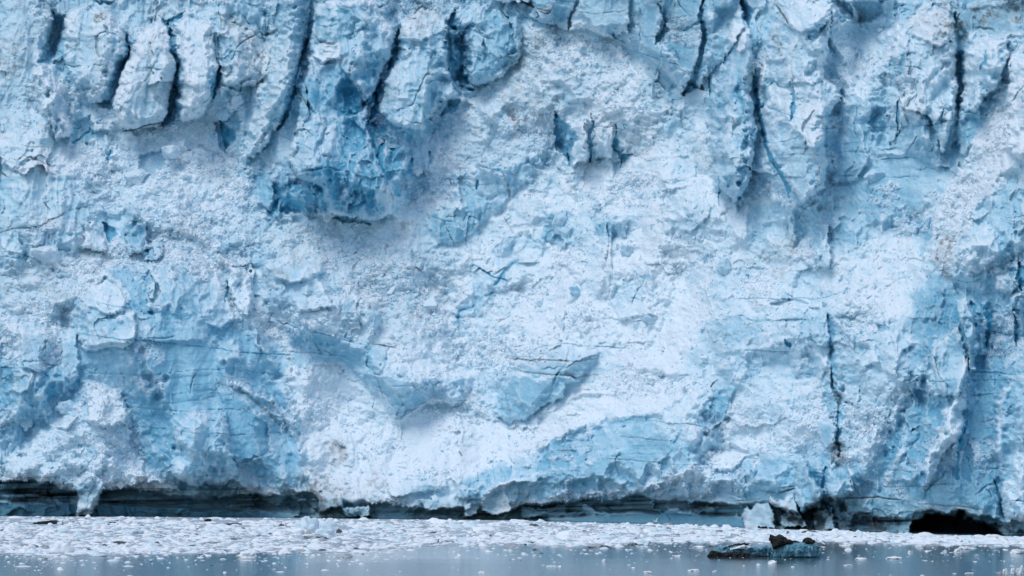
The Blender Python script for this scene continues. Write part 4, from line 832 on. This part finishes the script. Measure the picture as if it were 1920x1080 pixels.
def ice_wall_material():
    m, t, n, b = newmat('glacier_ice')
    at_ = n.new('ShaderNodeAttribute'); at_.attribute_name = 'mask'
    sp = n.new('ShaderNodeSeparateColor'); t.links.new(at_.outputs['Color'], sp.inputs[0])
    n1 = noise_(t, 1.6, 5); n2 = noise_(t, .5, 5, (1, 1, 6))
    jit = math_(t, 'SUBTRACT', n1, .5); jit2 = math_(t, 'SUBTRACT', n2, .5)
    bl = math_(t, 'ADD', sp.outputs[1], math_(t, 'MULTIPLY', jit2, .22))
    sn = math_(t, 'ADD', sp.outputs[0], math_(t, 'MULTIPLY', jit, .35))
    for x in (bl, sn): x.node.use_clamp = True
    c = mixc(t, bl, ICE_LIGHT, ICE_DEEP)
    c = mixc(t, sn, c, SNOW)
    dr = math_(t, 'MULTIPLY', sp.outputs[2], math_(t, 'ADD', math_(t, 'MULTIPLY', n1, 1.0), .45)); dr.node.use_clamp = True
    c = mixc(t, dr, c, SILTC)
    c = mixc(t, at_.outputs['Alpha'], c, BLACK)
    t.links.new(c, b.inputs['Base Color'])
    r = math_(t, 'ADD', math_(t, 'MULTIPLY', sn, .35), .42)
    t.links.new(r, b.inputs['Roughness']); b.inputs['IOR'].default_value = 1.31
    vo = n.new('ShaderNodeTexVoronoi'); vo.feature = 'F1'; vo.inputs['Scale'].default_value = 1.9
    co = n.new('ShaderNodeTexCoord'); t.links.new(co.outputs['Object'], vo.inputs['Vector'])
    hh = math_(t, 'ADD', math_(t, 'MULTIPLY', vo.outputs['Distance'], .8), math_(t, 'MULTIPLY', noise_(t, 4.5, 4), .5))
    bp = n.new('ShaderNodeBump'); bp.inputs['Strength'].default_value = .45; bp.inputs['Distance'].default_value = .22
    t.links.new(hh, bp.inputs['Height']); t.links.new(bp.outputs[0], b.inputs['Normal'])
    return m
M_ICE = ice_wall_material()
def simple_ice(name, c1, c2, rough=.5, scale=3.0, c3=None, lo=.42, hi=.6):
    m, t, n, b = newmat(name)
    nz = noise_(t, scale, 5)
    rp = n.new('ShaderNodeMapRange'); rp.inputs[1].default_value = lo; rp.inputs[2].default_value = hi; t.links.new(nz, rp.inputs[0])
    c = mixc(t, rp.outputs[0], c1, c2)
    if c3:
        rq = n.new('ShaderNodeMapRange'); rq.inputs[1].default_value = .5; rq.inputs[2].default_value = .58; t.links.new(noise_(t, scale * 2.3, 4, (1, 1, 2)), rq.inputs[0])
        c = mixc(t, rq.outputs[0], c, c3)
    t.links.new(c, b.inputs['Base Color']); b.inputs['Roughness'].default_value = rough; b.inputs['IOR'].default_value = 1.31
    bp = n.new('ShaderNodeBump'); bp.inputs['Strength'].default_value = .4; bp.inputs['Distance'].default_value = .1
    t.links.new(noise_(t, 6, 4), bp.inputs['Height']); t.links.new(bp.outputs[0], b.inputs['Normal'])
    return m
M_WHITE = simple_ice('floe_snow', (.91, .94, .95), (.82, .88, .91), .7)
M_SLUSH = simple_ice('slush_film', (.16, .21, .25), (.62, .69, .74), .5, 1.6, None, .40, .56)
M_BERG = simple_ice('floe_blue_ice', (.60, .78, .86), (.80, .88, .92), .5)
M_GREY = simple_ice('floe_grey_ice', (.33, .37, .40), (.50, .55, .58), .5)
M_DIRTY = simple_ice('floe_dirty_ice', (.50, .60, .62), (.15, .15, .14), .6, 2.0)
M_DARK = simple_ice('floe_dark_ice', (.05, .06, .065), (.16, .19, .20), .5)
M_CLEAR = simple_ice('clear_blue_ice', (.09, .26, .34), (.24, .46, .54), .3, 1.1, (.05, .16, .23))
M_ROCK = simple_ice('wet_moraine_dirt', (.006, .007, .007), (.022, .023, .022), .9, 2.2, (.045, .045, .045))
M_B = [simple_ice('boulder_ice_%d' % i, tuple(np.array((.80, .86, .91)) * (1 - i / 4) + np.array((.30, .62, .76)) * i / 4), tuple(np.array((.66, .76, .84)) * (1 - i / 4) + np.array((.18, .48, .64)) * i / 4), .55, 1.2) for i in range(5)]

# ------------------------------------------------------------------ mesh builders
def grid_mesh(name, verts, quads, mask_, mat):
    me = bpy.data.meshes.new(name)
    me.vertices.add(len(verts)); me.vertices.foreach_set('co', np.ascontiguousarray(verts, F32).ravel())
    me.loops.add(quads.size); me.loops.foreach_set('vertex_index', quads.astype(np.int32).ravel())
    me.polygons.add(len(quads)); me.polygons.foreach_set('loop_start', np.arange(0, quads.size, 4, dtype=np.int32))
    me.update(calc_edges=True)
    a = me.attributes.new('mask', 'FLOAT_COLOR', 'POINT'); a.data.foreach_set('color', np.ascontiguousarray(mask_, F32).ravel())
    me.polygons.foreach_set('use_smooth', np.ones(len(quads), bool))
    me.materials.append(mat); me.update()
    return me
def add_obj(name, me, parent=None):
    o = bpy.data.objects.new(name, me); C.objects.link(o)
    if parent: o.parent = parent
    return o
def tag(o, label=None, cat=None, group=None, kind=None):
    for k, val in (('label', label), ('category', cat), ('group', group), ('kind', kind)):
        if val: o[k] = val
    return o
random.seed(7); rng = np.random.default_rng(7)

rx, rz = ray(us[None, :], vs[:, None])
rx = rx + 0 * depth; rz = rz + 0 * depth
nv, nu = depth.shape
idx = np.arange(nv * nu).reshape(nv, nu)
cell_id = tag_id[:-1, :-1].copy()
same = (tag_id[1:, :-1] == cell_id) & (tag_id[:-1, 1:] == cell_id) & (tag_id[1:, 1:] == cell_id)
cell_id[~same] = -1
q_all = np.stack([idx[:-1, :-1], idx[1:, :-1], idx[1:, 1:], idx[:-1, 1:]], -1)
def pos(dep): return np.stack([rx * dep, dep, HC + rz * dep], -1)
front = pos(depth).reshape(-1, 3)
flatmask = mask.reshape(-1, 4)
# blocks cut from the wall become solid bodies; the wall keeps a hollow behind each
touch_out = np.zeros((nv, nu), bool)
out = cell_id < 0
for a_, b_ in ((0, 0), (1, 0), (0, 1), (1, 1)): touch_out[a_:nv - 1 + a_, b_:nu - 1 + b_] |= out
hollow = np.where(~touch_out, 2.0, 0.0)
BACKT = 4.0
for i, (poly, f, soft, tone, name, label) in enumerate(BLOCKS):
    qs = q_all[cell_id == i]
    if not len(qs): continue
    ids, inv = np.unique(qs, return_inverse=True); qs = inv.reshape(-1, 4)
    P = front[ids]; n = len(ids)
    Pb = (P - np.array([0, 0, HC])) * ((P[:, 1] + BACKT) / P[:, 1])[:, None] + np.array([0, 0, HC])
    e = np.concatenate([qs[:, [0, 1]], qs[:, [1, 2]], qs[:, [2, 3]], qs[:, [3, 0]]])
    key = e[:, 0].astype(np.int64) * n + e[:, 1]; rev = e[:, 1].astype(np.int64) * n + e[:, 0]
    e = e[~np.isin(key, rev)]
    sides = np.stack([e[:, 1], e[:, 0], e[:, 0] + n, e[:, 1] + n], -1)
    Q = np.concatenate([qs, qs[:, ::-1] + n, sides])
    allP = np.concatenate([P, Pb]); org = np.array([P[:, 0].mean(), P[:, 1].mean(), P[:, 2].min()])
    o = add_obj(name, grid_mesh(name, allP - org, Q, np.concatenate([flatmask[ids]] * 2), M_ICE)); o.location = org
    cat = {'serac': 'serac', 'ice_spur': 'ice spur', 'ice_buttress': 'ice buttress', 'ice_block': 'ice block', 'ice_pillar': 'ice pillar', 'ice_tooth': 'ice block', 'ice_pinnacle': 'ice pinnacle', 'rubble_heap': 'ice rubble', 'ice_column': 'ice column'}[name]
    tag(o, label, cat)
wallP = pos(depth + hollow)
# behind the top edge of the wall the glacier runs on as a rising plateau
plate = []
last = wallP[0]
for k, (by, dz) in enumerate(((15, 3), (60, 9), (200, 30), (600, 80))):
    plate.append(last + np.stack([0 * us, 0 * us + by, dz + 4 * fbm(us / 60, us * 0 + k * 3.3, 501, 3)], -1))
wv = np.concatenate([np.array(plate[::-1]).reshape(-1, 3), wallP.reshape(-1, 3)])
np_ = 4 * nu
pi = np.arange(5 * nu).reshape(5, nu)
pq = np.stack([pi[:-1, :-1], pi[1:, :-1], pi[1:, 1:], pi[:-1, 1:]], -1).reshape(-1, 4)
quads = np.concatenate([pq, q_all.reshape(-1, 4) + np_])
pm = np.tile(np.array([.9, .1, .08, 0], F32), (np_, 1))
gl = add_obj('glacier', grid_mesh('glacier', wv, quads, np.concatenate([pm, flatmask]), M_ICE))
tag(gl, 'steep blue and white glacier front of cliffs, rubble and snow slopes rising from the water', 'glacier', kind='structure')
print('wall verts', len(wv))

# ------------------------------------------------------------------ water
m, t, n, b = newmat('silty_fjord_water')
b.inputs['Base Color'].default_value = (.034, .070, .090, 1); b.inputs['Roughness'].default_value = .10; b.inputs['IOR'].default_value = 1.333
nz = noise_(t, .55, 5, (1, 2.2, 1)); nz2 = noise_(t, .02, 3, (1, 4, 1))
bp = n.new('ShaderNodeBump'); bp.inputs['Distance'].default_value = .10
geo = n.new('ShaderNodeNewGeometry'); sx_ = n.new('ShaderNodeSeparateXYZ'); t.links.new(geo.outputs['Position'], sx_.inputs[0])
far_ = math_(t, 'ADD', sx_.outputs[1], math_(t, 'MULTIPLY', math_(t, 'SUBTRACT', nz2, .5), 60))       # a breeze ruffles the near water, the belt by the ice lies calm
mr = n.new('ShaderNodeMapRange'); mr.inputs[1].default_value = 582; mr.inputs[2].default_value = 592; mr.inputs[3].default_value = .6; mr.inputs[4].default_value = .10
t.links.new(far_, mr.inputs[0]); t.links.new(mr.outputs[0], bp.inputs['Strength'])
t.links.new(nz, bp.inputs['Height']); t.links.new(bp.outputs[0], b.inputs['Normal'])
me = bpy.data.meshes.new('water')
me.from_pydata([(-3000, -1500, 0), (3000, -1500, 0), (3000, 4000, 0), (-3000, 4000, 0)], [], [(0, 1, 2, 3)]); me.materials.append(m)
tag(add_obj('water', me), 'calm grey-blue fjord water below the glacier', 'water', kind='structure')

# ------------------------------------------------------------------ floating ice
import bmesh
from mathutils import Vector, noise as mnoise
def lump_mesh(name, mat, seed, sub=3, rough=.28, flat=.0, crease=.5, below=.15):
    """an irregular angular lump of ice, about 2 wide, 1 high above z = 0, closed, with its keel under water"""
    bm = bmesh.new(); bmesh.ops.create_icosphere(bm, subdivisions=sub, radius=1.0)
    r_ = random.Random(seed)
    planes = [(Vector((r_.gauss(0, 1), r_.gauss(0, 1), r_.gauss(0, .7) + .1)).normalized(), r_.uniform(.62, .95)) for _ in range(9)]
    off = Vector((r_.uniform(0, 90), r_.uniform(0, 90), 0))
    for v in bm.verts:
        p = v.co.copy()
        for nrm, dd in planes:
            k = p.dot(nrm) - dd
            if k > 0: p -= nrm * k * crease * 1.6
        p *= 1 + rough * mnoise.fractal(p * 1.7 + off, 1.0, 2.0, 4)
        p.z = p.z * (1 - flat) + flat * min(p.z, .55)
        v.co = p
    zt = max(v.co.z for v in bm.verts); xm = max(abs(v.co.x) for v in bm.verts); ym = max(abs(v.co.y) for v in bm.verts)
    for v in bm.verts:
        v.co.x /= xm; v.co.y /= ym
        v.co.z = v.co.z / zt if v.co.z > 0 else v.co.z * below
    me = bpy.data.meshes.new(name); bm.to_mesh(me); bm.free(); me.materials.append(mat)
    me.polygons.foreach_set('use_smooth', np.ones(len(me.polygons), bool)); me.update()
    return me
KIND = {'white': (M_WHITE, 'white_floe', .3), 'berg': (M_BERG, 'growler', .0), 'grey': (M_GREY, 'grey_floe', .2), 'dirty': (M_DIRTY, 'dirty_floe', .4), 'dark': (M_DARK, 'dark_floe', .5), 'debris': (M_ROCK, 'debris_floe', .3)}
ppm_at = lambda Y: FPX / Y
for i, (u, v, hw, hh, kind, label) in enumerate(ICE):
    if kind == 'skip': continue
    mat, nm, fl = KIND[kind]
    x, y = on_water(u, v)
    s = ppm_at(y)
    o = add_obj(nm, lump_mesh(nm, mat, 100 + i, 4, .48, fl))
    w_ = hw / s; h_ = hh / s
    o.location = (x, y + w_ * .6, -.02); o.scale = (w_, w_ * random.uniform(.5, .8), h_)
    tag(o, label, 'iceberg' if kind == 'berg' else 'ice floe', 'floating ice in front of the glacier')
# many look-alike small floes in the brash belt
FRONT_U = [-400, 0, 100, 300, 500, 680, 800, 960, 1100, 1280, 1330, 1450, 1560, 1700, 1880, 2300]
FRONT_V = [1036, 1037, 1040, 1040, 1036, 1034, 1022, 1020, 1022, 1016, 1014, 1013, 1014, 1018, 1021, 1034]
def front_v(u):
    u = np.asarray(u, float)
    return np.interp(u, FRONT_U, FRONT_V) + 1.8 * np.sin(u / 37.0) * np.sin(u / 61.0 + 1) + 1.2 * np.sin(u / 13.0 + 2 * np.sin(u / 29.0)) + 1.2 * np.sin(u / 5.3 + np.sin(u / 17.0))
protos = [lump_mesh('ice_floe', M_WHITE, 900 + k, 2, .30, .35) for k in range(6)] + [lump_mesh('ice_floe', M_BERG, 930 + k, 2, .30, .2) for k in range(2)]
cnt = 0
while cnt < 150:
    u = random.uniform(-20, 1940); a_ = wl_v(u) + 2; bfr = front_v(u)
    v = a_ + (bfr - a_) * random.random() ** .8
    x, y = on_water(u, v); s = ppm_at(y); hw = random.uniform(6, 17) * (.7 + .6 * (v - 965) / 75)
    o = add_obj('ice_floe', random.choice(protos)); o.location = (x, y, -.02); w_ = hw / s
    o.scale = (w_, w_ * random.uniform(.6, 1.1), random.uniform(2.5, 6.5) / s); o.rotation_euler.z = random.uniform(-.5, .5)
    tag(o, 'white floe packed among others in the brash ice belt', 'ice floe', 'white floes packed in the brash ice belt'); cnt += 1
# single crumbs on the open water in front
for k in range(110):
    u = random.choice([random.uniform(0, 1920), random.uniform(950, 1900)]); f_ = front_v(u)
    v = f_ + 3 + (1085 - f_) * random.random() ** 1.7
    x, y = on_water(u, v); s = ppm_at(y); hw = min(5.0, 1.4 + random.expovariate(.7))
    o = add_obj('ice_chip', random.choice(protos[:6])); o.location = (x, y, -.01); w_ = hw / s
    o.scale = (w_, w_ * random.uniform(.6, 1.0), hw * random.uniform(.22, .5) / s); o.rotation_euler.z = random.uniform(-.5, .5)
    tag(o, 'tiny white ice chip scattered on the open water', 'ice chip', 'tiny ice chips scattered on the open water')
# the brash itself: uncountable small pieces
def brash():
    N = 36000
    u = rng.uniform(-250, 2170, N); a_ = wl_v(u) + .6; bfr = front_v(u) + rng.normal(0, 1.6, N)
    v = a_ + (bfr - a_) * rng.random(N) ** .9
    xx, yy = on_water(u, v)
    cl = vnoise(xx / 9, yy / 16, 801) + .6 * vnoise(xx / 3, yy / 7, 802)
    ok = rng.random(N) < .35 + .75 * sstep(-.5, .4, cl); u, v = u[ok], v[ok]; N = len(u)
    u2 = rng.uniform(-100, 2020, 1500); v2 = front_v(u2) + 2 + np.abs(rng.normal(0, 14, 1500)); u = np.concatenate([u, u2]); v = np.concatenate([v, v2])
    x, y = on_water(u, v)
    hw = np.exp(rng.normal(-1.45, .80, len(u))); hw[N:] *= .45; hw = np.minimum(hw, 1.6)
    hh = np.minimum(hw, .8) * rng.uniform(.06, .34, len(u)) * rng.choice([1, 1, 1, 2.0], len(u)); hy = hw * rng.uniform(.5, 1.1, len(u))
    K = 7; an = np.linspace(0, 2 * np.pi, K, endpoint=False)
    rad = 1 + rng.uniform(-.35, .35, (len(u), K)); a0 = rng.uniform(0, 6.28, (len(u), 1))
    cx = np.cos(an + a0) * rad; cy = np.sin(an + a0) * rad
    low = np.stack([x[:, None] + cx * hw[:, None], y[:, None] + cy * hy[:, None], np.full_like(cx, -.05)], -1)
    tp = rng.uniform(.2, .65, (len(u), K))
    up = np.stack([x[:, None] + cx * hw[:, None] * tp, y[:, None] + cy * hy[:, None] * tp, hh[:, None] * rng.uniform(.55, 1.05, (len(u), K))], -1)
    top = np.stack([x + hw * rng.uniform(-.2, .2, len(u)), y, hh * rng.uniform(.8, 1.3, len(u))], -1)[:, None]
    P = np.concatenate([low, up, top], 1); n1 = 2 * K + 1
    f = []
    for k in range(K):
        k2 = (k + 1) % K
        f += [(k, k2, K + k2), (k, K + k2, K + k), (K + k, K + k2, 2 * K)]
    f = np.array(f)
    F = (f[None] + (np.arange(len(u)) * n1)[:, None, None]).reshape(-1, 3)
    me = bpy.data.meshes.new('brash_ice')
    me.vertices.add(P.shape[0] * n1); me.vertices.foreach_set('co', P.astype(F32).ravel())
    me.loops.add(F.size); me.loops.foreach_set('vertex_index', F.astype(np.int32).ravel())
    me.polygons.add(len(F)); me.polygons.foreach_set('loop_start', np.arange(0, F.size, 3, dtype=np.int32))
    tone = rng.choice(4, len(u), p=[.68, .21, .08, .03])
    me.polygons.foreach_set('material_index', np.repeat(tone, len(f)).astype(np.int32))
    for mm in (M_WHITE, M_BERG, M_GREY, M_DARK): me.materials.append(mm)
    me.update(calc_edges=True)
    # a film of fine slush between the pieces, torn at its outer edge
    su = np.arange(-500, 2420, 6.0); fr = np.linspace(0, 1, 26)
    far_v = wl_v(su); near_v = front_v(su) + 2.0 * fbm(su / 30, su * 0, 811, 4) + 1.2
    vv = far_v[None] * (1 - fr[:, None]) + near_v[None] * fr[:, None]
    sx2, sy2 = on_water(np.broadcast_to(su[None], vv.shape), vv)
    ss = np.stack([sx2, sy2, np.full_like(sx2, .012)], -1).reshape(-1, 3)
    ix = np.arange(vv.size).reshape(vv.shape); sq = np.stack([ix[:-1, :-1], ix[1:, :-1], ix[1:, 1:], ix[:-1, 1:]], -1).reshape(-1, 4)
    sm_ = bpy.data.meshes.new('slush'); sm_.from_pydata(ss.tolist(), [], sq.tolist()); sm_.materials.append(M_SLUSH)
    tag(add_obj('slush', sm_), 'film of grey slush between the pieces of brash ice', 'slush', kind='stuff')
    tag(add_obj('brash_ice', me), 'belt of crushed white brash ice floating along the foot of the glacier', 'brash ice', kind='stuff')
brash()

# ------------------------------------------------------------------ dark iceberg with dirt on it
def ridge_mesh(name, mat, outline, v0, thick, seed, base=None, amp=.16):
    """a solid lofted along x: outline = crest (u, v) in the photo, stood up at its own distance, with real thickness and rough sides"""
    x0, y0 = on_water(np.mean([p[0] for p in outline]), v0)
    s = ppm_at(y0)
    uu = np.linspace(outline[0][0], outline[-1][0], 72); top = np.interp(uu, [p[0] for p in outline], [p[1] for p in outline])
    bot = np.full_like(uu, v0) if base is None else np.interp(uu, [p[0] for p in base], [p[1] for p in base])
    K = 14; vs_ = []; fs_ = []
    r_ = random.Random(seed); so_ = Vector((seed * 3.1, 0, 0))
    for i, (a_, tp, bt_) in enumerate(zip(uu, top, bot)):
        X = (a_ - 960) / s; zt = (v0 - tp) / s; zb = (v0 - bt_) / s - (.25 if base is None else 0)
        e = min(1, 3.2 * min(i, len(uu) - 1 - i) / len(uu) + .12)
        for k in range(K):
            th = 2 * math.pi * k / K
            cy = -math.cos(th); cz = math.sin(th)
            yy = thick * e * (abs(cy) ** .55) * (1 if cy > 0 else -1) * .5
            zz = (zt + zb) / 2 + (zt - zb) / 2 * (abs(cz) ** .6) * (1 if cz > 0 else -1)
            p = Vector((X, y0 + thick * .5 + yy, zz))
            nn = mnoise.fractal(p * 1.3 + so_, .7, 2.1, 5); n3 = mnoise.fractal(p * 1.3 + so_ + Vector((50, 0, 0)), 1, 2, 4)
            vs_.append((p.x + nn * amp, p.y + n3 * amp * 2.5, p.z + (nn * amp if cz > -.2 else 0)))
    n = len(uu)
    for i in range(n - 1):
        for k in range(K):
            k2 = (k + 1) % K
            fs_.append((i * K + k, i * K + k2, (i + 1) * K + k2, (i + 1) * K + k))
    fs_.append(tuple(range(K))[::-1]); fs_.append(tuple(range((n - 1) * K, n * K)))
    me = bpy.data.meshes.new(name); me.from_pydata(vs_, [], fs_); me.materials.append(mat)
    me.polygons.foreach_set('use_smooth', np.ones(len(me.polygons), bool)); me.update()
    bmx = bmesh.new(); bmx.from_mesh(me); bmesh.ops.recalc_face_normals(bmx, faces=bmx.faces); bmx.to_mesh(me); bmx.free()
    return me
def iceberg(label, v0, parts):
    o = bpy.data.objects.new('iceberg', None); C.objects.link(o)
    u0 = np.mean([p[0] for p in parts[0][2]]); x, y = on_water(u0, v0); o.location = (x, y, 0)
    tag(o, label, 'iceberg')
    for j, (nm, mat, outline, base, thick, dy) in enumerate(parts):
        me = ridge_mesh(nm, mat, outline, v0, thick, 40 + j, base)
        me.polygons.foreach_set('use_smooth', np.zeros(len(me.polygons), bool))
        c = add_obj(nm, me, o); c.location = (-x, -y + dy, 0)
    return o
iceberg('low dark-blue iceberg with a black dirt edge, left of its rock-capped neighbour', 1044,
  [('ice_body', M_CLEAR, [(1343,1026),(1360,1025),(1380,1024),(1400,1022),(1425,1027),(1440,1024),(1449,1028),(1451,1034)], None, 6.0, .5),
   ('dirt_crust', M_ROCK, [(1326,1042),(1332,1033),(1345,1034),(1360,1036),(1390,1036),(1420,1041),(1440,1043),(1449,1044)], None, 2.2, -.8),
   ('dirt_crust', M_ROCK, [(1352,1030),(1368,1025),(1380,1021),(1395,1020),(1405,1021)], [(1352,1031),(1368,1028),(1395,1024),(1405,1023)], 2.0, 1.5),
   ('snow_patch', M_WHITE, [(1369,1028),(1385,1025),(1396,1023),(1408,1026)], [(1369,1032),(1385,1029),(1396,1031),(1408,1027)], 1.0, -.15)])
iceberg('dark-blue iceberg capped with black rocks, in front of the brash ice', 1046,
  [('ice_body', M_CLEAR, [(1449,1034),(1455,1025),(1470,1020),(1480,1018),(1490,1016),(1510,1019),(1534,1019),(1540,1035),(1545,1045)], None, 7.0, .5),
   ('rock_cap', M_ROCK, [(1443,1012),(1446,1003),(1456,1007),(1462,1005),(1472,1008),(1480,1012),(1486,1016),(1502,1017)], [(1443,1014),(1450,1022),(1453,1032),(1458,1027),(1475,1023),(1490,1022),(1502,1021)], 4.0, 1.0),
   ('rock_cap', M_ROCK, [(1506,1020),(1509,1013),(1514,1010),(1522,1011),(1530,1014),(1532,1021)], [(1506,1022),(1520,1023),(1532,1022)], 4.0, 1.5)])

# ------------------------------------------------------------------ the crumbled ice lying on the slopes: uncountable small blocks
def rubble():
    dens = np.clip(A['rub'] * 1.1 - .12, 0, 1) * (.25 + .9 * sstep(-.25, .45, patch)) + .05 * sstep(.3, 1.2, blur(leanback, 2)) * (1 - inb)
    dens = dens * (1 - inb) * (1 - foot) * (V < bt)
    j0, j1 = np.searchsorted(vs, [-30, 960]); i0, i1 = np.searchsorted(us, [-50, 1970])
    p = (dens[j0:j1, i0:i1].astype(np.float64) ** 1.25).ravel(); N = 62000
    pick = rng.choice(p.size, N, p=p / p.sum())
    jj_ = pick // (i1 - i0) + j0; ii_ = pick % (i1 - i0) + i0
    Y = depth[jj_, ii_]; u = us[ii_] + rng.uniform(-.8, .8, N); v = vs[jj_] + rng.uniform(-.8, .8, N)
    x, y, z = at(u, v, Y)
    r = np.exp(rng.normal(.22, .58, N)); big = rng.random(N) < .045; r = np.where(big, np.minimum(np.exp(rng.normal(1.45, .40, N)), 6.5), r) * (Y / FPX)                       # half size, most of them two to four photo pixels
    cube = np.array([[-1, -1, -1], [1, -1, -1], [1, 1, -1], [-1, 1, -1], [-1, -1, 1], [1, -1, 1], [1, 1, 1], [-1, 1, 1]], float)
    P = cube[None] * rng.uniform(.40, 1.1, (N, 1, 3)) * rng.uniform(.45, 1.1, (N, 8, 1)) + rng.uniform(-.42, .42, (N, 8, 3))
    q = rng.normal(0, 1, (N, 4)); q /= np.linalg.norm(q, axis=1)[:, None]
    w_, a_, b_, c_ = q.T
    Rm = np.stack([1 - 2 * (b_ * b_ + c_ * c_), 2 * (a_ * b_ - c_ * w_), 2 * (a_ * c_ + b_ * w_), 2 * (a_ * b_ + c_ * w_), 1 - 2 * (a_ * a_ + c_ * c_), 2 * (b_ * c_ - a_ * w_), 2 * (a_ * c_ - b_ * w_), 2 * (b_ * c_ + a_ * w_), 1 - 2 * (a_ * a_ + b_ * b_)], -1).reshape(N, 3, 3)
    P = np.einsum('nij,nkj->nki', Rm, P) * r[:, None, None] + np.stack([x, y + r * .40, z + r * .05], -1)[:, None, :]
    f = np.array([[0, 3, 2, 1], [4, 5, 6, 7], [0, 1, 5, 4], [1, 2, 6, 5], [2, 3, 7, 6], [3, 0, 4, 7]])
    Q = (f[None] + (np.arange(N) * 8)[:, None, None]).reshape(-1, 4)
    mk = mask[jj_, ii_].copy()
    tone = rng.random(N)
    mk[:, 0] = np.clip(mk[:, 0] + rng.normal(.05, .13, N), 0, 1); mk[:, 1] = np.clip(mk[:, 1] + np.where(tone < .09, .30, 0), 0, 1); mk[:, 0] = np.where(tone < .09, mk[:, 0] * .5, mk[:, 0])
    mk[:, 2] = np.clip(mk[:, 2] * .6 + np.where(tone > .93, .5, 0) * 2.2 * np.clip(A['dirt'][jj_, ii_] - .08, 0, 1), 0, 1)
    me = grid_mesh('ice_rubble', P.reshape(-1, 3), Q, np.repeat(mk, 8, 0), M_ICE)
    me.polygons.foreach_set('use_smooth', np.zeros(len(Q), bool))
    tag(add_obj('ice_rubble', me), 'crumbled white and blue ice lying on the slopes of the glacier front', 'ice rubble', kind='stuff')
rubble()

# ------------------------------------------------------------------ boulders of ice on the slopes
for i, (u, v, r, sq, tone, label) in enumerate(BOULDERS):
    j = int(np.searchsorted(vs, v)); k = int(np.searchsorted(us, u))
    Y = depth[j, k]; x, y, z = at(u, v, Y); s = ppm_at(Y); w_ = r / s
    o = add_obj('ice_boulder', lump_mesh('ice_boulder', M_B[int(round(tone * 4))], 300 + i, 3, .34, .0, .75, 1.0))
    o.data.polygons.foreach_set('use_smooth', np.zeros(len(o.data.polygons), bool))
    o.scale = (w_, w_ * .8, w_ * sq); o.location = (x, y - w_ * .15, z); o.rotation_euler = (random.uniform(-.2, .2), random.uniform(-.25, .25), random.uniform(-.4, .4))
    tag(o, label, 'ice boulder', 'boulders of ice lying on the slopes')

# ------------------------------------------------------------------ birds
M_GULL = simple_ice('gull_plumage', (.80, .79, .77), (.70, .70, .70), .8)
M_WING = simple_ice('gull_wing', (.62, .62, .63), (.5, .5, .52), .8)
M_CORM = simple_ice('black_plumage', (.012, .012, .014), (.03, .03, .03), .6)
def skin(name, mat, joints, edges, parent=None):
    me = bpy.data.meshes.new(name); me.from_pydata([j[:3] for j in joints], [], edges); me.materials.append(mat)
    o = add_obj(name, me, parent)
    o.modifiers.new('s', 'SKIN'); o.modifiers.new('d', 'SUBSURF').render_levels = 2
    for sv, j in zip(me.skin_vertices[0].data, joints): sv.radius = (j[3], j[4] if len(j) > 4 else j[3])
    me.skin_vertices[0].data[0].use_root = True
    return o
x, y = on_water(1230, 1004); Y = y; gx_, gy_, gz_ = at(1229, 977.5, Y)
g = bpy.data.objects.new('gull', None); C.objects.link(g); g.location = (gx_, gy_, gz_); g.scale = (1.25, 1.25, 1.25)
tag(g, 'white gull flying low past the dark ice foot', 'bird')
skin('body', M_GULL, [(-.02, 0, 0, .075), (-.20, 0, .03, .055), (-.26, 0, .05, .012), (.13, 0, -.01, .06), (.22, 0, .02, .045), (.28, 0, .01, .012)], [(0, 1), (1, 2), (0, 3), (3, 4), (4, 5)], g)
for pts in ([(-.0, 0, .03, .07, .02), (-.18, -.12, .20, .07, .015), (-.42, -.25, .24, .045, .01), (-.62, -.33, .23, .012, .006)], [(.05, .02, .03, .06, .02), (.12, .18, .20, .06, .015), (.26, .34, .38, .04, .01), (.34, .42, .48, .012, .006)]):
    skin('wing', M_WING, pts, [(0, 1), (1, 2), (2, 3)], g)
x, y = on_water(822, 1019)
k = bpy.data.objects.new('seabird', None); C.objects.link(k); k.location = (x, y, .12)
tag(k, 'black long-necked seabird standing on the ice at the brash edge', 'bird')
skin('body', M_CORM, [(0, 0, .14, .10), (-.14, 0, .04, .06), (-.22, 0, -.02, .02), (.03, 0, .28, .07), (.02, 0, .40, .045), (.05, 0, .47, .05), (.13, 0, .47, .025), (.20, 0, .46, .01)], [(0, 1), (1, 2), (0, 3), (3, 4), (4, 5), (5, 6), (6, 7)], k)
